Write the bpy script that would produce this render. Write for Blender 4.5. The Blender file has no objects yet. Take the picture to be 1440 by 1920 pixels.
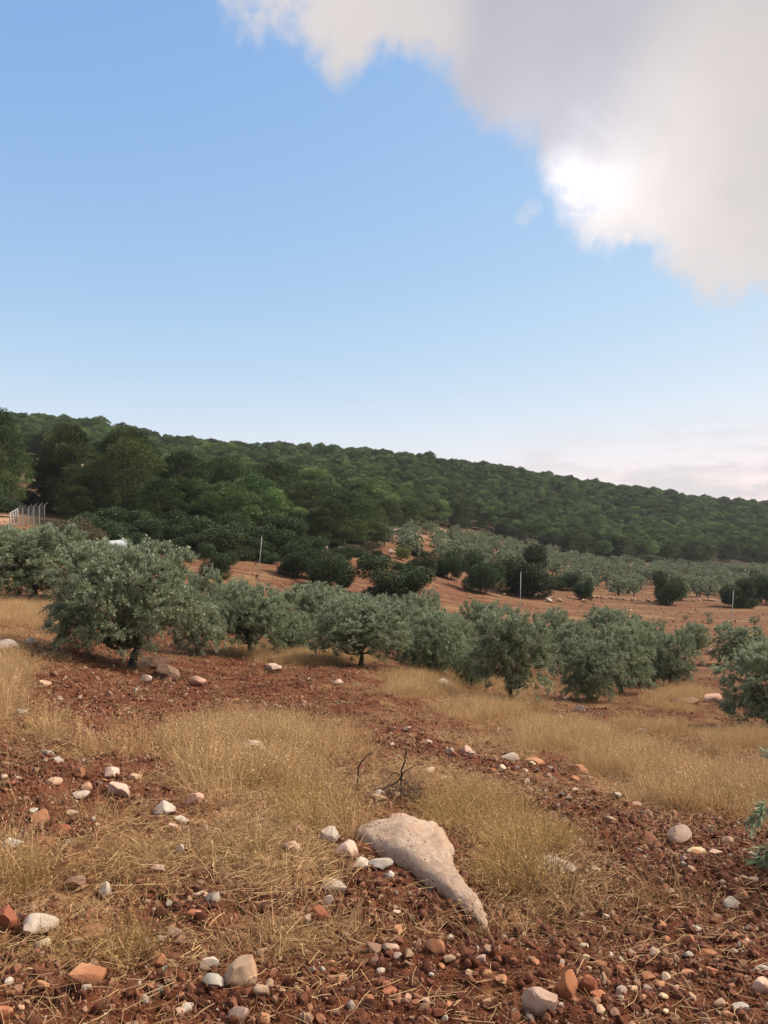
import bpy, math, random
import numpy as np
from mathutils import Vector, Matrix

random.seed(7)
RNG = np.random.default_rng(7)
SC = bpy.context.scene
COL = SC.collection

# ------------------------------------------------------------------ camera, world, sun, exposure
F, CX, HY, EYE = 1450.0, 720.0, 1000.0, 1.6         # focal length / principal column / horizon row of the photo, eye height
cam_data = bpy.data.cameras.new('camera')
cam = bpy.data.objects.new('camera', cam_data)
COL.objects.link(cam)
cam.location = (0, 0, EYE)
cam.rotation_euler = (math.radians(90), 0, 0)
cam_data.sensor_fit = 'AUTO'
cam_data.sensor_width = 36.0
cam_data.lens = F / 1920 * 36.0
cam_data.shift_y = (HY - 960) / 1920
cam_data.clip_start = 0.05
cam_data.clip_end = 6000
SC.camera = cam

SUN_AZ, SUN_EL = math.radians(78), math.radians(48)
sun_dir = Vector((math.sin(SUN_AZ) * math.cos(SUN_EL), math.cos(SUN_AZ) * math.cos(SUN_EL), math.sin(SUN_EL)))
sl = bpy.data.lights.new('sun', 'SUN')
sl.energy = 4.9
sl.angle = math.radians(22)
sl.color = (1.0, 0.88, 0.72)
so = bpy.data.objects.new('sun', sl)
COL.objects.link(so)
so.rotation_euler = (-sun_dir).to_track_quat('-Z', 'Y').to_euler()
so.location = (30, 60, 80)

SC.view_settings.view_transform = 'Standard'
SC.view_settings.look = 'None'
SC.view_settings.exposure = 0.5
SC.view_settings.gamma = 1.0
SC.view_settings.use_curve_mapping = False


class NT:
    """small helper to write node graphs"""
    def __init__(self, tree):
        self.t = tree

    def n(self, typ, **kw):
        nd = self.t.nodes.new(typ)
        for k, v in kw.items():
            setattr(nd, k, v)
        return nd

    def link(self, a, b):
        self.t.links.new(a, b)

    def put(self, sock, v):
        if isinstance(v, bpy.types.NodeSocket):
            self.link(v, sock)
        else:
            sock.default_value = v

    def math(self, op, a, b=None, c=None, clamp=False):
        nd = self.n('ShaderNodeMath', operation=op, use_clamp=clamp)
        self.put(nd.inputs[0], a)
        if b is not None:
            self.put(nd.inputs[1], b)
        if c is not None:
            self.put(nd.inputs[2], c)
        return nd.outputs[0]

    def smooth(self, v, lo, hi, a=0.0, b=1.0):
        nd = self.n('ShaderNodeMapRange', interpolation_type='SMOOTHSTEP')
        self.put(nd.inputs[0], v)
        self.put(nd.inputs[1], lo)
        self.put(nd.inputs[2], hi)
        self.put(nd.inputs[3], a)
        self.put(nd.inputs[4], b)
        return nd.outputs[0]

    def mix(self, fac, a, b, blend='MIX'):
        nd = self.n('ShaderNodeMix', data_type='RGBA', blend_type=blend)
        self.put(nd.inputs[0], fac)
        self.put(nd.inputs[6], a if isinstance(a, bpy.types.NodeSocket) else (*a, 1))
        self.put(nd.inputs[7], b if isinstance(b, bpy.types.NodeSocket) else (*b, 1))
        return nd.outputs[2]

    def noise(self, vec, scale, detail=4, rough=0.55, dist=0.0):
        nd = self.n('ShaderNodeTexNoise')
        if vec is not None:
            self.link(vec, nd.inputs['Vector'])
        nd.inputs['Scale'].default_value = scale
        nd.inputs['Detail'].default_value = detail
        nd.inputs['Roughness'].default_value = rough
        nd.inputs['Distortion'].default_value = dist
        return nd.outputs[0]

    def dot(self, a, v):
        nd = self.n('ShaderNodeVectorMath', operation='DOT_PRODUCT')
        self.link(a, nd.inputs[0])
        nd.inputs[1].default_value = v
        return nd.outputs['Value']


def pixdir(px, py):
    return Vector(((px - CX) / F, 1.0, (HY - py) / F)).normalized()


world = bpy.data.worlds.new('World')
SC.world = world
world.use_nodes = True
wt = world.node_tree
wt.nodes.clear()
W = NT(wt)
tc = W.n('ShaderNodeTexCoord')
D = tc.outputs['Generated']
sky = W.n('ShaderNodeTexSky')
sky.sky_type = 'NISHITA'
sky.sun_disc = False
sky.sun_elevation = SUN_EL
sky.sun_rotation = SUN_AZ
sky.altitude = 700
sky.air_density = 1.0
sky.dust_density = 0.3
sky.ozone_density = 2.0
bg_sky = W.n('ShaderNodeBackground')
bg_sky.inputs['Strength'].default_value = 0.15
# soft shoulder, so that the band over the horizon keeps its pale blue
cmp_ = W.n('ShaderNodeVectorMath', operation='MULTIPLY_ADD')
W.link(sky.outputs[0], cmp_.inputs[0])
cmp_.inputs[1].default_value = (0.045, 0.232, 0.70)
cmp_.inputs[2].default_value = (1, 1, 1)
dv = W.n('ShaderNodeVectorMath', operation='DIVIDE')
W.link(sky.outputs[0], dv.inputs[0])
W.link(cmp_.outputs[0], dv.inputs[1])
wb = W.n('ShaderNodeVectorMath', operation='MULTIPLY')
W.link(dv.outputs[0], wb.inputs[0])
wb.inputs[1].default_value = (1.26, 1.74, 3.80)
W.link(wb.outputs[0], bg_sky.inputs['Color'])
# one large cloud bank: everything above a great circle, its rim broken by fractal noise
CLOUD_OFF = (1.3, 8.2, 2.2)
om = W.n('ShaderNodeVectorMath', operation='ADD')
W.link(D, om.inputs[0])
om.inputs[1].default_value = CLOUD_OFF
DO = om.outputs[0]
nv = Vector((0.66, -0.600, 1.0)).normalized()
n1 = W.noise(DO, 3.6, 10, 0.58, 0.25)
n2 = W.noise(DO, 13.0, 8, 0.6, 0.35)
n3 = W.noise(DO, 1.9, 3, 0.5)
n5 = W.noise(DO, 42.0, 6, 0.6, 0.3)
n6 = W.noise(DO, 6.5, 7, 0.55, 0.6)
side = W.dot(D, tuple(nv))
f = W.math('ADD', side, W.math('MULTIPLY', W.math('SUBTRACT', n1, 0.5), 0.26))
f = W.math('ADD', f, W.math('MULTIPLY', W.math('SUBTRACT', n2, 0.5), 0.135))
f = W.math('ADD', f, W.math('MULTIPLY', W.math('SUBTRACT', n5, 0.5), 0.045))
def bulge(px, py, rad, amt):
    d = W.dot(D, tuple(pixdir(px, py)))
    return W.math('MULTIPLY', W.smooth(d, math.cos(math.radians(rad)), 1.0), amt)


for bx, by, br, ba in ((680, 20, 6.5, .030), (640, 100, 4.0, .030), (765, 150, 5.0, -.026), (850, 140, 5.0, .018), (930, 330, 5.5, -.022), (1080, 390, 5.5, .026), (1240, 480, 5.0, .016), (1350, 500, 6.0, .020)):
    f = W.math('ADD', f, bulge(bx, by, br, ba))
bank = W.smooth(f, -0.006, 0.060)


def puff(px, py, rad, gain):
    d = W.dot(D, tuple(pixdir(px, py)))
    lobe = W.smooth(d, math.cos(math.radians(rad)), 1.0)
    return W.math('MULTIPLY', W.math('MULTIPLY', lobe, W.smooth(n5, 0.34, 0.62, 0.2, 1.0)), gain)


# a small loose wisp, another at the right, and the low pale clouds near the horizon
small = W.math('ADD', W.math('ADD', puff(981, 406, 0.75, 0.4), puff(990, 396, 0.7, 0.45)), W.math('ADD', puff(1001, 387, 0.75, 0.35), puff(1436, 624, 1.0, 0.6)), clamp=True)
sepz = W.n('ShaderNodeSeparateXYZ')
W.link(D, sepz.inputs[0])
mp = W.n('ShaderNodeMapping')
mp.inputs['Scale'].default_value = (3.0, 3.0, 12.0)
W.link(D, mp.inputs['Vector'])
n4 = W.noise(mp.outputs[0], 2.2, 8, 0.58)
low = W.math('MULTIPLY', W.smooth(sepz.outputs[2], 0.0, 0.05, 0.6, 1.0), W.smooth(sepz.outputs[2], 0.155, 0.085))
low = W.math('MULTIPLY', low, W.smooth(n4, 0.40, 0.60, 0.15, 1.0))
low = W.math('MULTIPLY', low, W.smooth(sepz.outputs[0], 0.05, 0.36, 0.12, 0.9))
cover = W.math('MAXIMUM', W.math('MAXIMUM', bank, small), low)
# brightness: thin rims bright, the thick middle grey, the brightest a patch painted into the cloud, apart from the sun
sd = W.math('MAXIMUM', W.dot(D, tuple(pixdir(1092, 340))), 0.0)
wob = W.math('MULTIPLY', W.math('SUBTRACT', n2, 0.5), 0.0009)
spot = None
for bx, by, bp in ((1066, 328, 2600.0), (1092, 346, 2000.0), (1126, 348, 2600.0)):
    q_ = W.math('POWER', W.math('MINIMUM', W.math('MAXIMUM', W.math('ADD', W.dot(D, tuple(pixdir(bx, by))), wob), 0.0), 1.0), bp)
    spot = q_ if spot is None else W.math('MAXIMUM', spot, q_)
glow = W.math('POWER', sd, 160.0)
thick = W.smooth(W.math('ADD', side, W.math('MULTIPLY', W.math('SUBTRACT', n3, 0.5), 0.45)), 0.01, 0.30)
ccol = W.mix(thick, (0.56, 0.52, 0.515), (0.33, 0.335, 0.375))
ccol = W.mix(W.smooth(n6, 0.46, 0.66, 0, 0.6), ccol, (0.50, 0.465, 0.460))
ccol = W.mix(W.smooth(n1, 0.50, 0.34, 0, 0.5), ccol, (0.36, 0.37, 0.42))
ccol = W.mix(bulge(930, 90, 13.0, 0.8), ccol, (0.335, 0.345, 0.405))
ccol = W.mix(bulge(740, 40, 6.0, 0.6), ccol, (0.60, 0.545, 0.51))
ccol = W.mix(bulge(1400, 200, 9.0, 0.5), ccol, (0.54, 0.49, 0.47))
gain = W.math('ADD', W.math('ADD', 0.98, W.math('MULTIPLY', glow, W.smooth(n6, 0.3, 0.65, 0.15, 0.55))),
              W.math('MULTIPLY', spot, 0.55))
bg_cl = W.n('ShaderNodeBackground')
W.link(ccol, bg_cl.inputs['Color'])
W.link(gain, bg_cl.inputs['Strength'])
mx = W.n('ShaderNodeMixShader')
W.link(cover, mx.inputs[0])
W.link(bg_sky.outputs[0], mx.inputs[1])
W.link(bg_cl.outputs[0], mx.inputs[2])
wo = W.n('ShaderNodeOutputWorld')
W.link(mx.outputs[0], wo.inputs['Surface'])

# ------------------------------------------------------------------ numpy noise
_perm = np.random.default_rng(11).permutation(256)
_perm = np.concatenate([_perm, _perm, _perm])
_g = np.random.default_rng(12).uniform(0, 2 * np.pi, 256)
_gx, _gy = np.cos(_g), np.sin(_g)


def perlin(x, y):
    xi = np.floor(x).astype(np.int64)
    yi = np.floor(y).astype(np.int64)
    xf, yf = x - xi, y - yi
    u = xf * xf * xf * (xf * (xf * 6 - 15) + 10)
    v = yf * yf * yf * (yf * (yf * 6 - 15) + 10)

    def gr(ix, iy, dx, dy):
        h = _perm[_perm[ix & 255] + (iy & 255)]
        return _gx[h] * dx + _gy[h] * dy
    a = gr(xi, yi, xf, yf)
    b = gr(xi + 1, yi, xf - 1, yf)
    c = gr(xi, yi + 1, xf, yf - 1)
    d = gr(xi + 1, yi + 1, xf - 1, yf - 1)
    return 1.4 * ((a * (1 - u) + b * u) * (1 - v) + (c * (1 - u) + d * u) * v)


def fbm(x, y, o=4, g=0.5):
    s, a = 0, 1.0
    for k in range(o):
        s = s + a * perlin(x * 2 ** k + 17.3 * k, y * 2 ** k - 9.1 * k)
        a *= g
    return s


def sstep(x, a, b):
    t = np.clip((x - a) / (b - a), 0, 1)
    return t * t * (3 - 2 * t)


# ------------------------------------------------------------------ terrain heights
COLS = {
    -400: [(2.5, 1915), (3.5, 1650), (5, 1455), (8, 1300), (12, 1215), (16, 1165), (22, 1125), (30, 1095), (45, 1040), (60, 985), (75, 955), (90, 930), (120, 890), (180, 830), (260, 770), (300, 765), (420, 790), (700, 850)],
    0: [(2.5, 1920), (3.5, 1660), (5, 1470), (8, 1325), (12, 1240), (16, 1190), (22, 1150), (30, 1118), (45, 1066), (60, 1006), (75, 978), (90, 955), (120, 925), (180, 875), (260, 818), (300, 806), (420, 825), (700, 880)],
    250: [(2.5, 1920), (3.6, 1650), (5.2, 1480), (8, 1365), (11, 1300), (15, 1252), (22, 1205), (30, 1165), (42, 1110), (55, 1060), (70, 1030), (85, 1010), (110, 975), (160, 930), (240, 872), (300, 842), (420, 858), (700, 900)],
    470: [(2.5, 1920), (3.8, 1630), (5.6, 1490), (8, 1400), (12, 1325), (17, 1270), (23, 1232), (30, 1205), (40, 1165), (52, 1115), (65, 1068), (80, 1035), (100, 1005), (140, 970), (200, 925), (280, 884), (340, 866), (450, 880), (700, 912)],
    680: [(2.5, 1920), (4, 1620), (6, 1490), (9, 1390), (13, 1320), (18, 1270), (23, 1245), (30, 1225), (40, 1195), (52, 1150), (66, 1108), (80, 1062), (100, 1025), (130, 992), (180, 958), (260, 908), (340, 872), (450, 885), (700, 920)],
    900: [(2.5, 1920), (4, 1630), (6, 1505), (9, 1420), (13, 1360), (19, 1315), (25, 1285), (33, 1255), (42, 1218), (55, 1175), (70, 1142), (90, 1105), (115, 1070), (150, 1035), (200, 1005), (280, 948), (360, 897), (480, 908), (700, 935)],
    1150: [(2.5, 1920), (4, 1640), (6, 1530), (8, 1475), (12, 1405), (17, 1355), (23, 1315), (28, 1290), (36, 1255), (48, 1212), (62, 1180), (80, 1150), (100, 1128), (125, 1105), (160, 1078), (200, 1062), (240, 1040), (320, 980), (400, 932), (520, 945), (800, 965)],
    1440: [(2.5, 1920), (4, 1650), (6, 1560), (8, 1490), (12, 1425), (17, 1370), (24, 1315), (30, 1280), (38, 1250), (50, 1212), (65, 1180), (85, 1155), (110, 1132), (135, 1112), (170, 1090), (210, 1075), (260, 1050), (350, 1003), (440, 964), (560, 972), (900, 990)],
    1900: [(2.5, 1925), (4, 1660), (6, 1575), (8, 1505), (12, 1440), (17, 1385), (24, 1330), (30, 1295), (38, 1262), (50, 1225), (65, 1192), (85, 1165), (110, 1142), (135, 1122), (170, 1100), (210, 1085), (260, 1065), (350, 1025), (440, 990), (560, 995), (900, 1005)],
}


def pchip(x, y, xq):
    x, y = np.asarray(x, float), np.asarray(y, float)
    h = np.diff(x)
    dl = np.diff(y) / h
    m = np.zeros_like(y)
    for i in range(1, len(x) - 1):
        if dl[i - 1] * dl[i] > 0:
            w1, w2 = 2 * h[i] + h[i - 1], h[i] + 2 * h[i - 1]
            m[i] = (w1 + w2) / (w1 / dl[i - 1] + w2 / dl[i])
    m[0], m[-1] = dl[0], dl[-1]
    xq = np.clip(xq, x[0], x[-1])
    i = np.clip(np.searchsorted(x, xq) - 1, 0, len(x) - 2)
    t = (xq - x[i]) / h[i]
    return ((1 + 2 * t) * (1 - t) ** 2 * y[i] + t * (1 - t) ** 2 * h[i] * m[i] + t * t * (3 - 2 * t) * y[i + 1] + t * t * (t - 1) * h[i] * m[i + 1])


NR, LR0, LR1 = 420, math.log(1.0), math.log(1600.0)
lr = np.linspace(LR0, LR1, NR)
angs, profs = [], []
back = pchip([0, 1, math.log(10), math.log(40), math.log(200), LR1], [0, 0, -0.5, -1.6, -5, -12], lr)
for a in (-180, -120, -85):
    angs.append(a); profs.append(back)
for px, rows in COLS.items():
    a = math.atan((px - CX) / F)
    lx = [LR0, math.log(1.8)] + [math.log(Y / math.cos(a)) for Y, py in rows] + [LR1]
    zz = [0.0, 0.0] + [EYE - (py - HY) / F * Y for Y, py in rows]
    zz.append(zz[-1] - 25)
    prof = pchip(lx, zz, lr)
    if px == -400:
        angs.append(-60); profs.append(prof)
    angs.append(math.degrees(a)); profs.append(prof)
    if px == 1900:
        angs.append(60); profs.append(prof)
for a in (85, 120, 180):
    angs.append(a); profs.append(back)
angs = np.array(angs); profs = np.array(profs)
NA = 1441
ag = np.linspace(-180, 180, NA)
TAB = np.zeros((NA, NR))
for j in range(NR):
    TAB[:, j] = pchip(angs, profs[:, j], ag)
for _ in range(30):                                                     # soften the seams between columns
    TAB[1:-1] = 0.25 * TAB[:-2] + 0.5 * TAB[1:-1] + 0.25 * TAB[2:]
for _ in range(3):
    TAB[:, 1:-1] = 0.25 * TAB[:, :-2] + 0.5 * TAB[:, 1:-1] + 0.25 * TAB[:, 2:]


def ground0(X, Y):
    r = np.maximum(np.hypot(X, Y), 1.0)
    a = np.degrees(np.arctan2(X, Y))
    fa = np.clip((a + 180) / 360 * (NA - 1), 0, NA - 1.001)
    fr = np.clip((np.log(r) - LR0) / (LR1 - LR0) * (NR - 1), 0, NR - 1.001)
    i, j = fa.astype(int), fr.astype(int)
    s, t = fa - i, fr - j
    return (TAB[i, j] * (1 - s) * (1 - t) + TAB[i + 1, j] * s * (1 - t) + TAB[i, j + 1] * (1 - s) * t + TAB[i + 1, j + 1] * s * t)


def ground(X, Y):
    X, Y = np.asarray(X, float), np.asarray(Y, float)
    r = np.hypot(X, Y)
    z = ground0(X, Y)
    z = z + 0.05 * fbm(X / 0.9, Y / 0.9, 2) * sstep(r, 1.5, 4) * sstep(r, 120, 60)
    z = z + 0.035 * fbm(X / 0.28 + 5, Y / 0.28, 2) * sstep(r, 40, 20)
    z = z + 0.011 * fbm(X / 0.075, Y / 0.075 + 3, 2) * sstep(r, 14, 7)
    z = z + 0.5 * fbm(X / 14.0, Y / 14.0, 2) * sstep(r, 50, 140)
    return z


def gz(x, y):
    return float(ground(np.array([x]), np.array([y]))[0])


_Ys = np.geomspace(2.0, 520, 2400)


def hit(px, py):
    """first point of the ground along a sight line"""
    X = (px - CX) / F * _Ys
    zl = EYE - (py - HY) / F * _Ys
    k = np.nonzero(ground0(X, _Ys) >= zl)[0]
    Y = _Ys[k[0]] if len(k) else 200.0
    x = (px - CX) / F * Y
    return x, float(Y), gz(x, Y)


def at(px, Y):
    x = (px - CX) / F * Y
    return x, Y, gz(x, Y)


def proj(X, Y, Z):
    Ys = np.maximum(Y, 0.2)
    return CX + F * X / Ys, HY - F * (Z - EYE) / Ys


# ------------------------------------------------------------------ ground cover plan
TALL = [(470, 1420, 190, 80, 1.1), (610, 1400, 90, 55, .7), (15, 1290, 40, 90, 1.), (80, 1378, 75, 28, .7), (240, 1395, 50, 36, .7), (20, 1650, 55, 45, 1.),
        (50, 1150, 130, 26, .9), (600, 1240, 120, 12, 1.), (480, 1222, 70, 12, .9), (420, 1480, 110, 40, .7), (560, 1490, 70, 60, .6),
        (800, 1285, 90, 30, 1.), (930, 1335, 110, 32, 1.), (1060, 1385, 110, 34, 1.1), (1180, 1430, 120, 40, 1.1), (1310, 1475, 120, 48, 1.1), (1440, 1500, 90, 60, 1.1),
        (1280, 1310, 90, 26, .9), (1230, 1365, 90, 18, .8), (1390, 1395, 110, 22, 1.), (1000, 1290, 130, 24, .7), (1130, 1300, 60, 16, .6), (1280, 1280, 70, 14, .7),
        (880, 1525, 110, 40, .45), (985, 1570, 100, 60, .5), (1235, 1700, 75, 26, .9), (640, 1560, 40, 34, .7), (700, 1440, 90, 50, .5), (1040, 1640, 70, 40, .7),
        (130, 1180, 90, 14, .6), (250, 1235, 160, 18, .4), (510, 1560, 60, 60, .5)]
LITT = [(250, 1640, 300, 110, .72), (100, 1500, 200, 60, .35), (500, 1600, 140, 90, .9), (300, 1560, 220, 60, .6), (560, 1760, 170, 60, .6), (110, 1790, 140, 60, .6),
        (900, 1400, 220, 50, .7), (1130, 1490, 180, 34, .8), (1200, 1720, 130, 60, .7), (1040, 1650, 110, 80, .9), (640, 1880, 220, 50, .5), (980, 1850, 100, 60, .4),
        (1310, 1860, 160, 40, .4), (450, 1290, 260, 34, .4), (680, 1290, 130, 20, .5), (300, 1720, 260, 50, .5), (860, 1480, 220, 60, .7), (1000, 1330, 300, 60, .5),
        (1250, 1400, 250, 90, .5), (500, 1450, 280, 120, .8), (60, 1200, 100, 90, .6), (80, 1400, 150, 70, .4), (1150, 1560, 200, 60, .25), (330, 1800, 200, 40, .5)]
SOIL = [(800, 1395, 100, 22, .8), (930, 1440, 110, 24, .8), (1070, 1495, 110, 26, .8), (1200, 1550, 120, 36, .9), (60, 1440, 110, 36, .7), (210, 1480, 120, 24, .6), (330, 1690, 70, 26, .7), (560, 1690, 70, 30, .6), (110, 1560, 60, 30, .7), (1300, 1600, 230, 60, 1.), (1330, 1750, 200, 130, .9), (850, 1690, 120, 50, 1.), (720, 1700, 90, 40, .7), (300, 1300, 290, 46, .7), (1230, 1400, 80, 10, .9), (1380, 1440, 100, 10, .9),
        (1110, 1345, 120, 12, .7), (230, 1850, 180, 40, .8), (700, 1840, 260, 50, .6), (850, 1420, 130, 36, .4), (1000, 1500, 100, 26, .6), (100, 1560, 70, 30, .7), (1200, 1285, 130, 10, .5), (1380, 1280, 120, 18, .6)]


def blobs(L, px, py):
    o = np.zeros_like(px)
    for cx, cy, rx, ry, s in L:
        d = ((px - cx) / rx) ** 2 + ((py - cy) / ry) ** 2
        o = np.maximum(o, s * np.exp(-0.9 * d ** 1.3))
    return o


def cover_plan(X, Y, Z):
    """tall grass, lying straw and bare soil shares, decided once for the spot on the ground"""
    px, py = proj(X, Y, Z)
    r = np.hypot(X, Y)
    px = np.clip(px, -200, 1640); py = np.clip(py, 900, 1990)
    n = fbm(X / 0.7, Y / 0.7, 3)
    nf = fbm(X / 3.0, Y / 3.0, 3)
    px2 = px + 26 * n; py2 = py + 9 * nf
    soil = blobs(SOIL, px2, py2)
    tall = blobs(TALL, px2, py2) - 0.55 * soil + 0.34 * n
    litt = blobs(LITT, px2, py2) - 0.45 * soil + 0.42 * n
    far = sstep(r, 30, 40)
    near = 1 - far
    front = (Y > 1.5)
    tall = np.where(front, tall, 0.3 + 0.4 * nf) * near
    litt = np.where(front, litt, 0.5 + 0.4 * nf) * near + far * (0.22 + 0.35 * nf)
    return np.clip(tall, 0, 1.2), np.clip(litt, 0, 1.2), np.clip(soil, 0, 1)


FY_PX = [-400, 0, 40, 90, 250, 470, 600, 700, 800, 900, 1000, 1150, 1300, 1440, 1900]
FY_Y = [70, 88, 100, 80, 76, 80, 86, 108, 168, 205, 207, 224, 236, 246, 260]


def forest_edge(X, Y):
    px = CX + F * X / np.maximum(Y, 1)
    e = np.interp(px, FY_PX, FY_Y)
    return Y - e


# ------------------------------------------------------------------ materials
def new_mat(name):
    m = bpy.data.materials.new(name)
    m.use_nodes = True
    m.node_tree.nodes.clear()
    t = NT(m.node_tree)
    b = t.n('ShaderNodeBsdfPrincipled')
    o = t.n('ShaderNodeOutputMaterial')
    t.link(b.outputs[0], o.inputs[0])
    return m, t, b, o


def geo_pos(t):
    return t.n('ShaderNodeNewGeometry').outputs['Position']


def attr(t, name):
    return t.n('ShaderNodeAttribute', attribute_name=name).outputs['Fac']


def bump(t, b, h, strength=0.5, dist=0.02):
    nd = t.n('ShaderNodeBump')
    nd.inputs['Strength'].default_value = strength
    nd.inputs['Distance'].default_value = dist
    t.link(h, nd.inputs['Height'])
    t.link(nd.outputs[0], b.inputs['Normal'])


def mat_terrain():
    m, t, b, o = new_mat('ground')
    P = geo_pos(t)
    a = t.noise(P, 1.3, 6, 0.6)
    c = t.noise(P, 9.0, 6, 0.65)
    d = t.noise(P, 42.0, 5, 0.7)
    soil = t.mix(t.smooth(a, 0.35, 0.65), (0.046, 0.0120, 0.0052), (0.095, 0.029, 0.0130))
    soil = t.mix(t.smooth(c, 0.40, 0.68), soil, (0.155, 0.057, 0.028))
    soil = t.mix(t.smooth(d, 0.58, 0.74, 0, 0.6), soil, (0.24, 0.12, 0.068))
    fm = t.n('ShaderNodeMapping')
    fm.inputs['Scale'].default_value = (0.12, 1.1, 0.3)
    fm.inputs['Rotation'].default_value = (0, 0, 0.16)
    t.link(P, fm.inputs[0])
    fur = t.noise(fm.outputs[0], 1.6, 6, 0.62)
    wide = t.noise(P, 0.16, 5, 0.6)
    field = t.mix(t.smooth(a, 0.30, 0.7), (0.105, 0.039, 0.020), (0.185, 0.086, 0.045))
    field = t.mix(t.smooth(fur, 0.52, 0.36, 0, 0.8), field, (0.072, 0.026, 0.014))
    field = t.mix(t.smooth(t.math('ADD', fur, t.math('MULTIPLY', t.math('SUBTRACT', wide, 0.5), 0.8)), 0.50, 0.68, 0, 0.75), field, (0.245, 0.165, 0.078))
    field = t.mix(t.smooth(c, 0.5, 0.72, 0, 0.8), field, (0.27, 0.165, 0.092))
    field = t.mix(t.smooth(c, 0.5, 0.32, 0, 0.8), field, (0.075, 0.028, 0.016))
    soil = t.mix(attr(t, 'field'), soil, field)
    straw = t.mix(t.smooth(c, 0.3, 0.7), (0.13, 0.062, 0.028), (0.30, 0.175, 0.075))
    sm = t.math('ADD', attr(t, 'straw'), t.math('MULTIPLY', t.math('SUBTRACT', d, 0.5), 1.4))
    col = t.mix(t.smooth(sm, 0.30, 0.85, 0, 0.85), soil, straw)
    bare = t.mix(t.smooth(c, 0.35, 0.65), (0.40, 0.24, 0.16), (0.30, 0.19, 0.13))
    col = t.mix(attr(t, 'bare'), col, bare)
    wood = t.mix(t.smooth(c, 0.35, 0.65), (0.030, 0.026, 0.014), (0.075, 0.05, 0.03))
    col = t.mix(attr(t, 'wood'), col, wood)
    t.link(col, b.inputs['Base Color'])
    b.inputs['Roughness'].default_value = 0.95
    b.inputs['Specular IOR Level'].default_value = 0.15
    bump(t, b, t.math('ADD', t.math('MULTIPLY', c, 0.6), t.math('MULTIPLY', d, 0.5)), 0.8, 0.03)
    return m


def mat_leaf(name, front_a, front_b, back, rough=0.5, trans=0.25, spec=0.4, dv=0.2, dh=0.015):
    m, t, b, o = new_mat(name)
    v = attr(t, 'var')
    rnd = t.n('ShaderNodeObjectInfo').outputs['Random']
    col = t.mix(v, front_a, front_b)
    hs = t.n('ShaderNodeHueSaturation')
    t.link(t.math('ADD', 0.5 - dh, t.math('MULTIPLY', t.math('FRACT', t.math('MULTIPLY', rnd, 7.31)), dh * 1.6)), hs.inputs['Hue'])
    t.link(t.math('ADD', 1.0 - dv, t.math('MULTIPLY', rnd, 2 * dv)), hs.inputs['Value'])
    t.link(col, hs.inputs['Color'])
    col = hs.outputs[0]
    if back is not None:
        bf = t.n('ShaderNodeNewGeometry').outputs['Backfacing']
        col = t.mix(bf, col, back)
    t.link(col, b.inputs['Base Color'])
    b.inputs['Roughness'].default_value = rough
    b.inputs['Specular IOR Level'].default_value = spec
    tr = t.n('ShaderNodeBsdfTranslucent')
    t.link(col, tr.inputs[0])
    ms = t.n('ShaderNodeMixShader')
    ms.inputs[0].default_value = trans
    t.link(b.outputs[0], ms.inputs[1])
    t.link(tr.outputs[0], ms.inputs[2])
    t.link(ms.outputs[0], o.inputs[0])
    return m


def mat_bark(name, c1, c2):
    m, t, b, o = new_mat(name)
    tcn = t.n('ShaderNodeTexCoord')
    mpn = t.n('ShaderNodeMapping')
    mpn.inputs['Scale'].default_value = (14, 14, 3)
    t.link(tcn.outputs['Object'], mpn.inputs[0])
    n = t.noise(mpn.outputs[0], 2.0, 6, 0.65)
    t.link(t.mix(t.smooth(n, 0.35, 0.65), c1, c2), b.inputs['Base Color'])
    b.inputs['Roughness'].default_value = 0.9
    bump(t, b, n, 0.8, 0.02)
    return m


def mat_rock(name, c1, c2, stain, stain_amt=0.5):
    m, t, b, o = new_mat(name)
    tcn = t.n('ShaderNodeTexCoord')
    P = geo_pos(t)
    rnd = t.n('ShaderNodeObjectInfo').outputs['Random']
    n = t.noise(P, 7.0, 7, 0.62)
    n2 = t.noise(P, 30.0, 6, 0.7)
    n3 = t.noise(P, 3.5, 4, 0.5)
    col = t.mix(t.smooth(n, 0.34, 0.66), c1, c2)
    st = t.smooth(t.math('ADD', n3, t.math('MULTIPLY', t.math('SUBTRACT', rnd, 0.5), 0.25)), 0.50, 0.66, 0, stain_amt)
    col = t.mix(st, col, stain)
    col = t.mix(t.smooth(n2, 0.62, 0.74, 0, 0.55), col, (c1[0] * .45, c1[1] * .42, c1[2] * .4))
    col = t.mix(t.smooth(n2, 0.40, 0.28, 0, 0.4), col, (min(c2[0] * 1.25, .8), min(c2[1] * 1.25, .78), min(c2[2] * 1.25, .75)))
    sz = t.n('ShaderNodeSeparateXYZ')
    t.link(tcn.outputs['Generated'], sz.inputs[0])
    dust = t.smooth(t.math('ADD', sz.outputs[2], t.math('MULTIPLY', t.math('SUBTRACT', n, 0.5), 1.1)), 0.66, 0.28, 0, 0.8)
    col = t.mix(dust, col, (0.13, 0.050, 0.027))
    hs = t.n('ShaderNodeHueSaturation')
    t.link(t.math('ADD', 0.82, t.math('MULTIPLY', rnd, 0.36)), hs.inputs['Value'])
    t.link(col, hs.inputs['Color'])
    t.link(hs.outputs[0], b.inputs['Base Color'])
    b.inputs['Roughness'].default_value = 0.85
    b.inputs['Specular IOR Level'].default_value = 0.25
    bump(t, b, t.math('ADD', n, t.math('MULTIPLY', n2, 0.5)), 0.6, 0.012)
    return m


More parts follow.
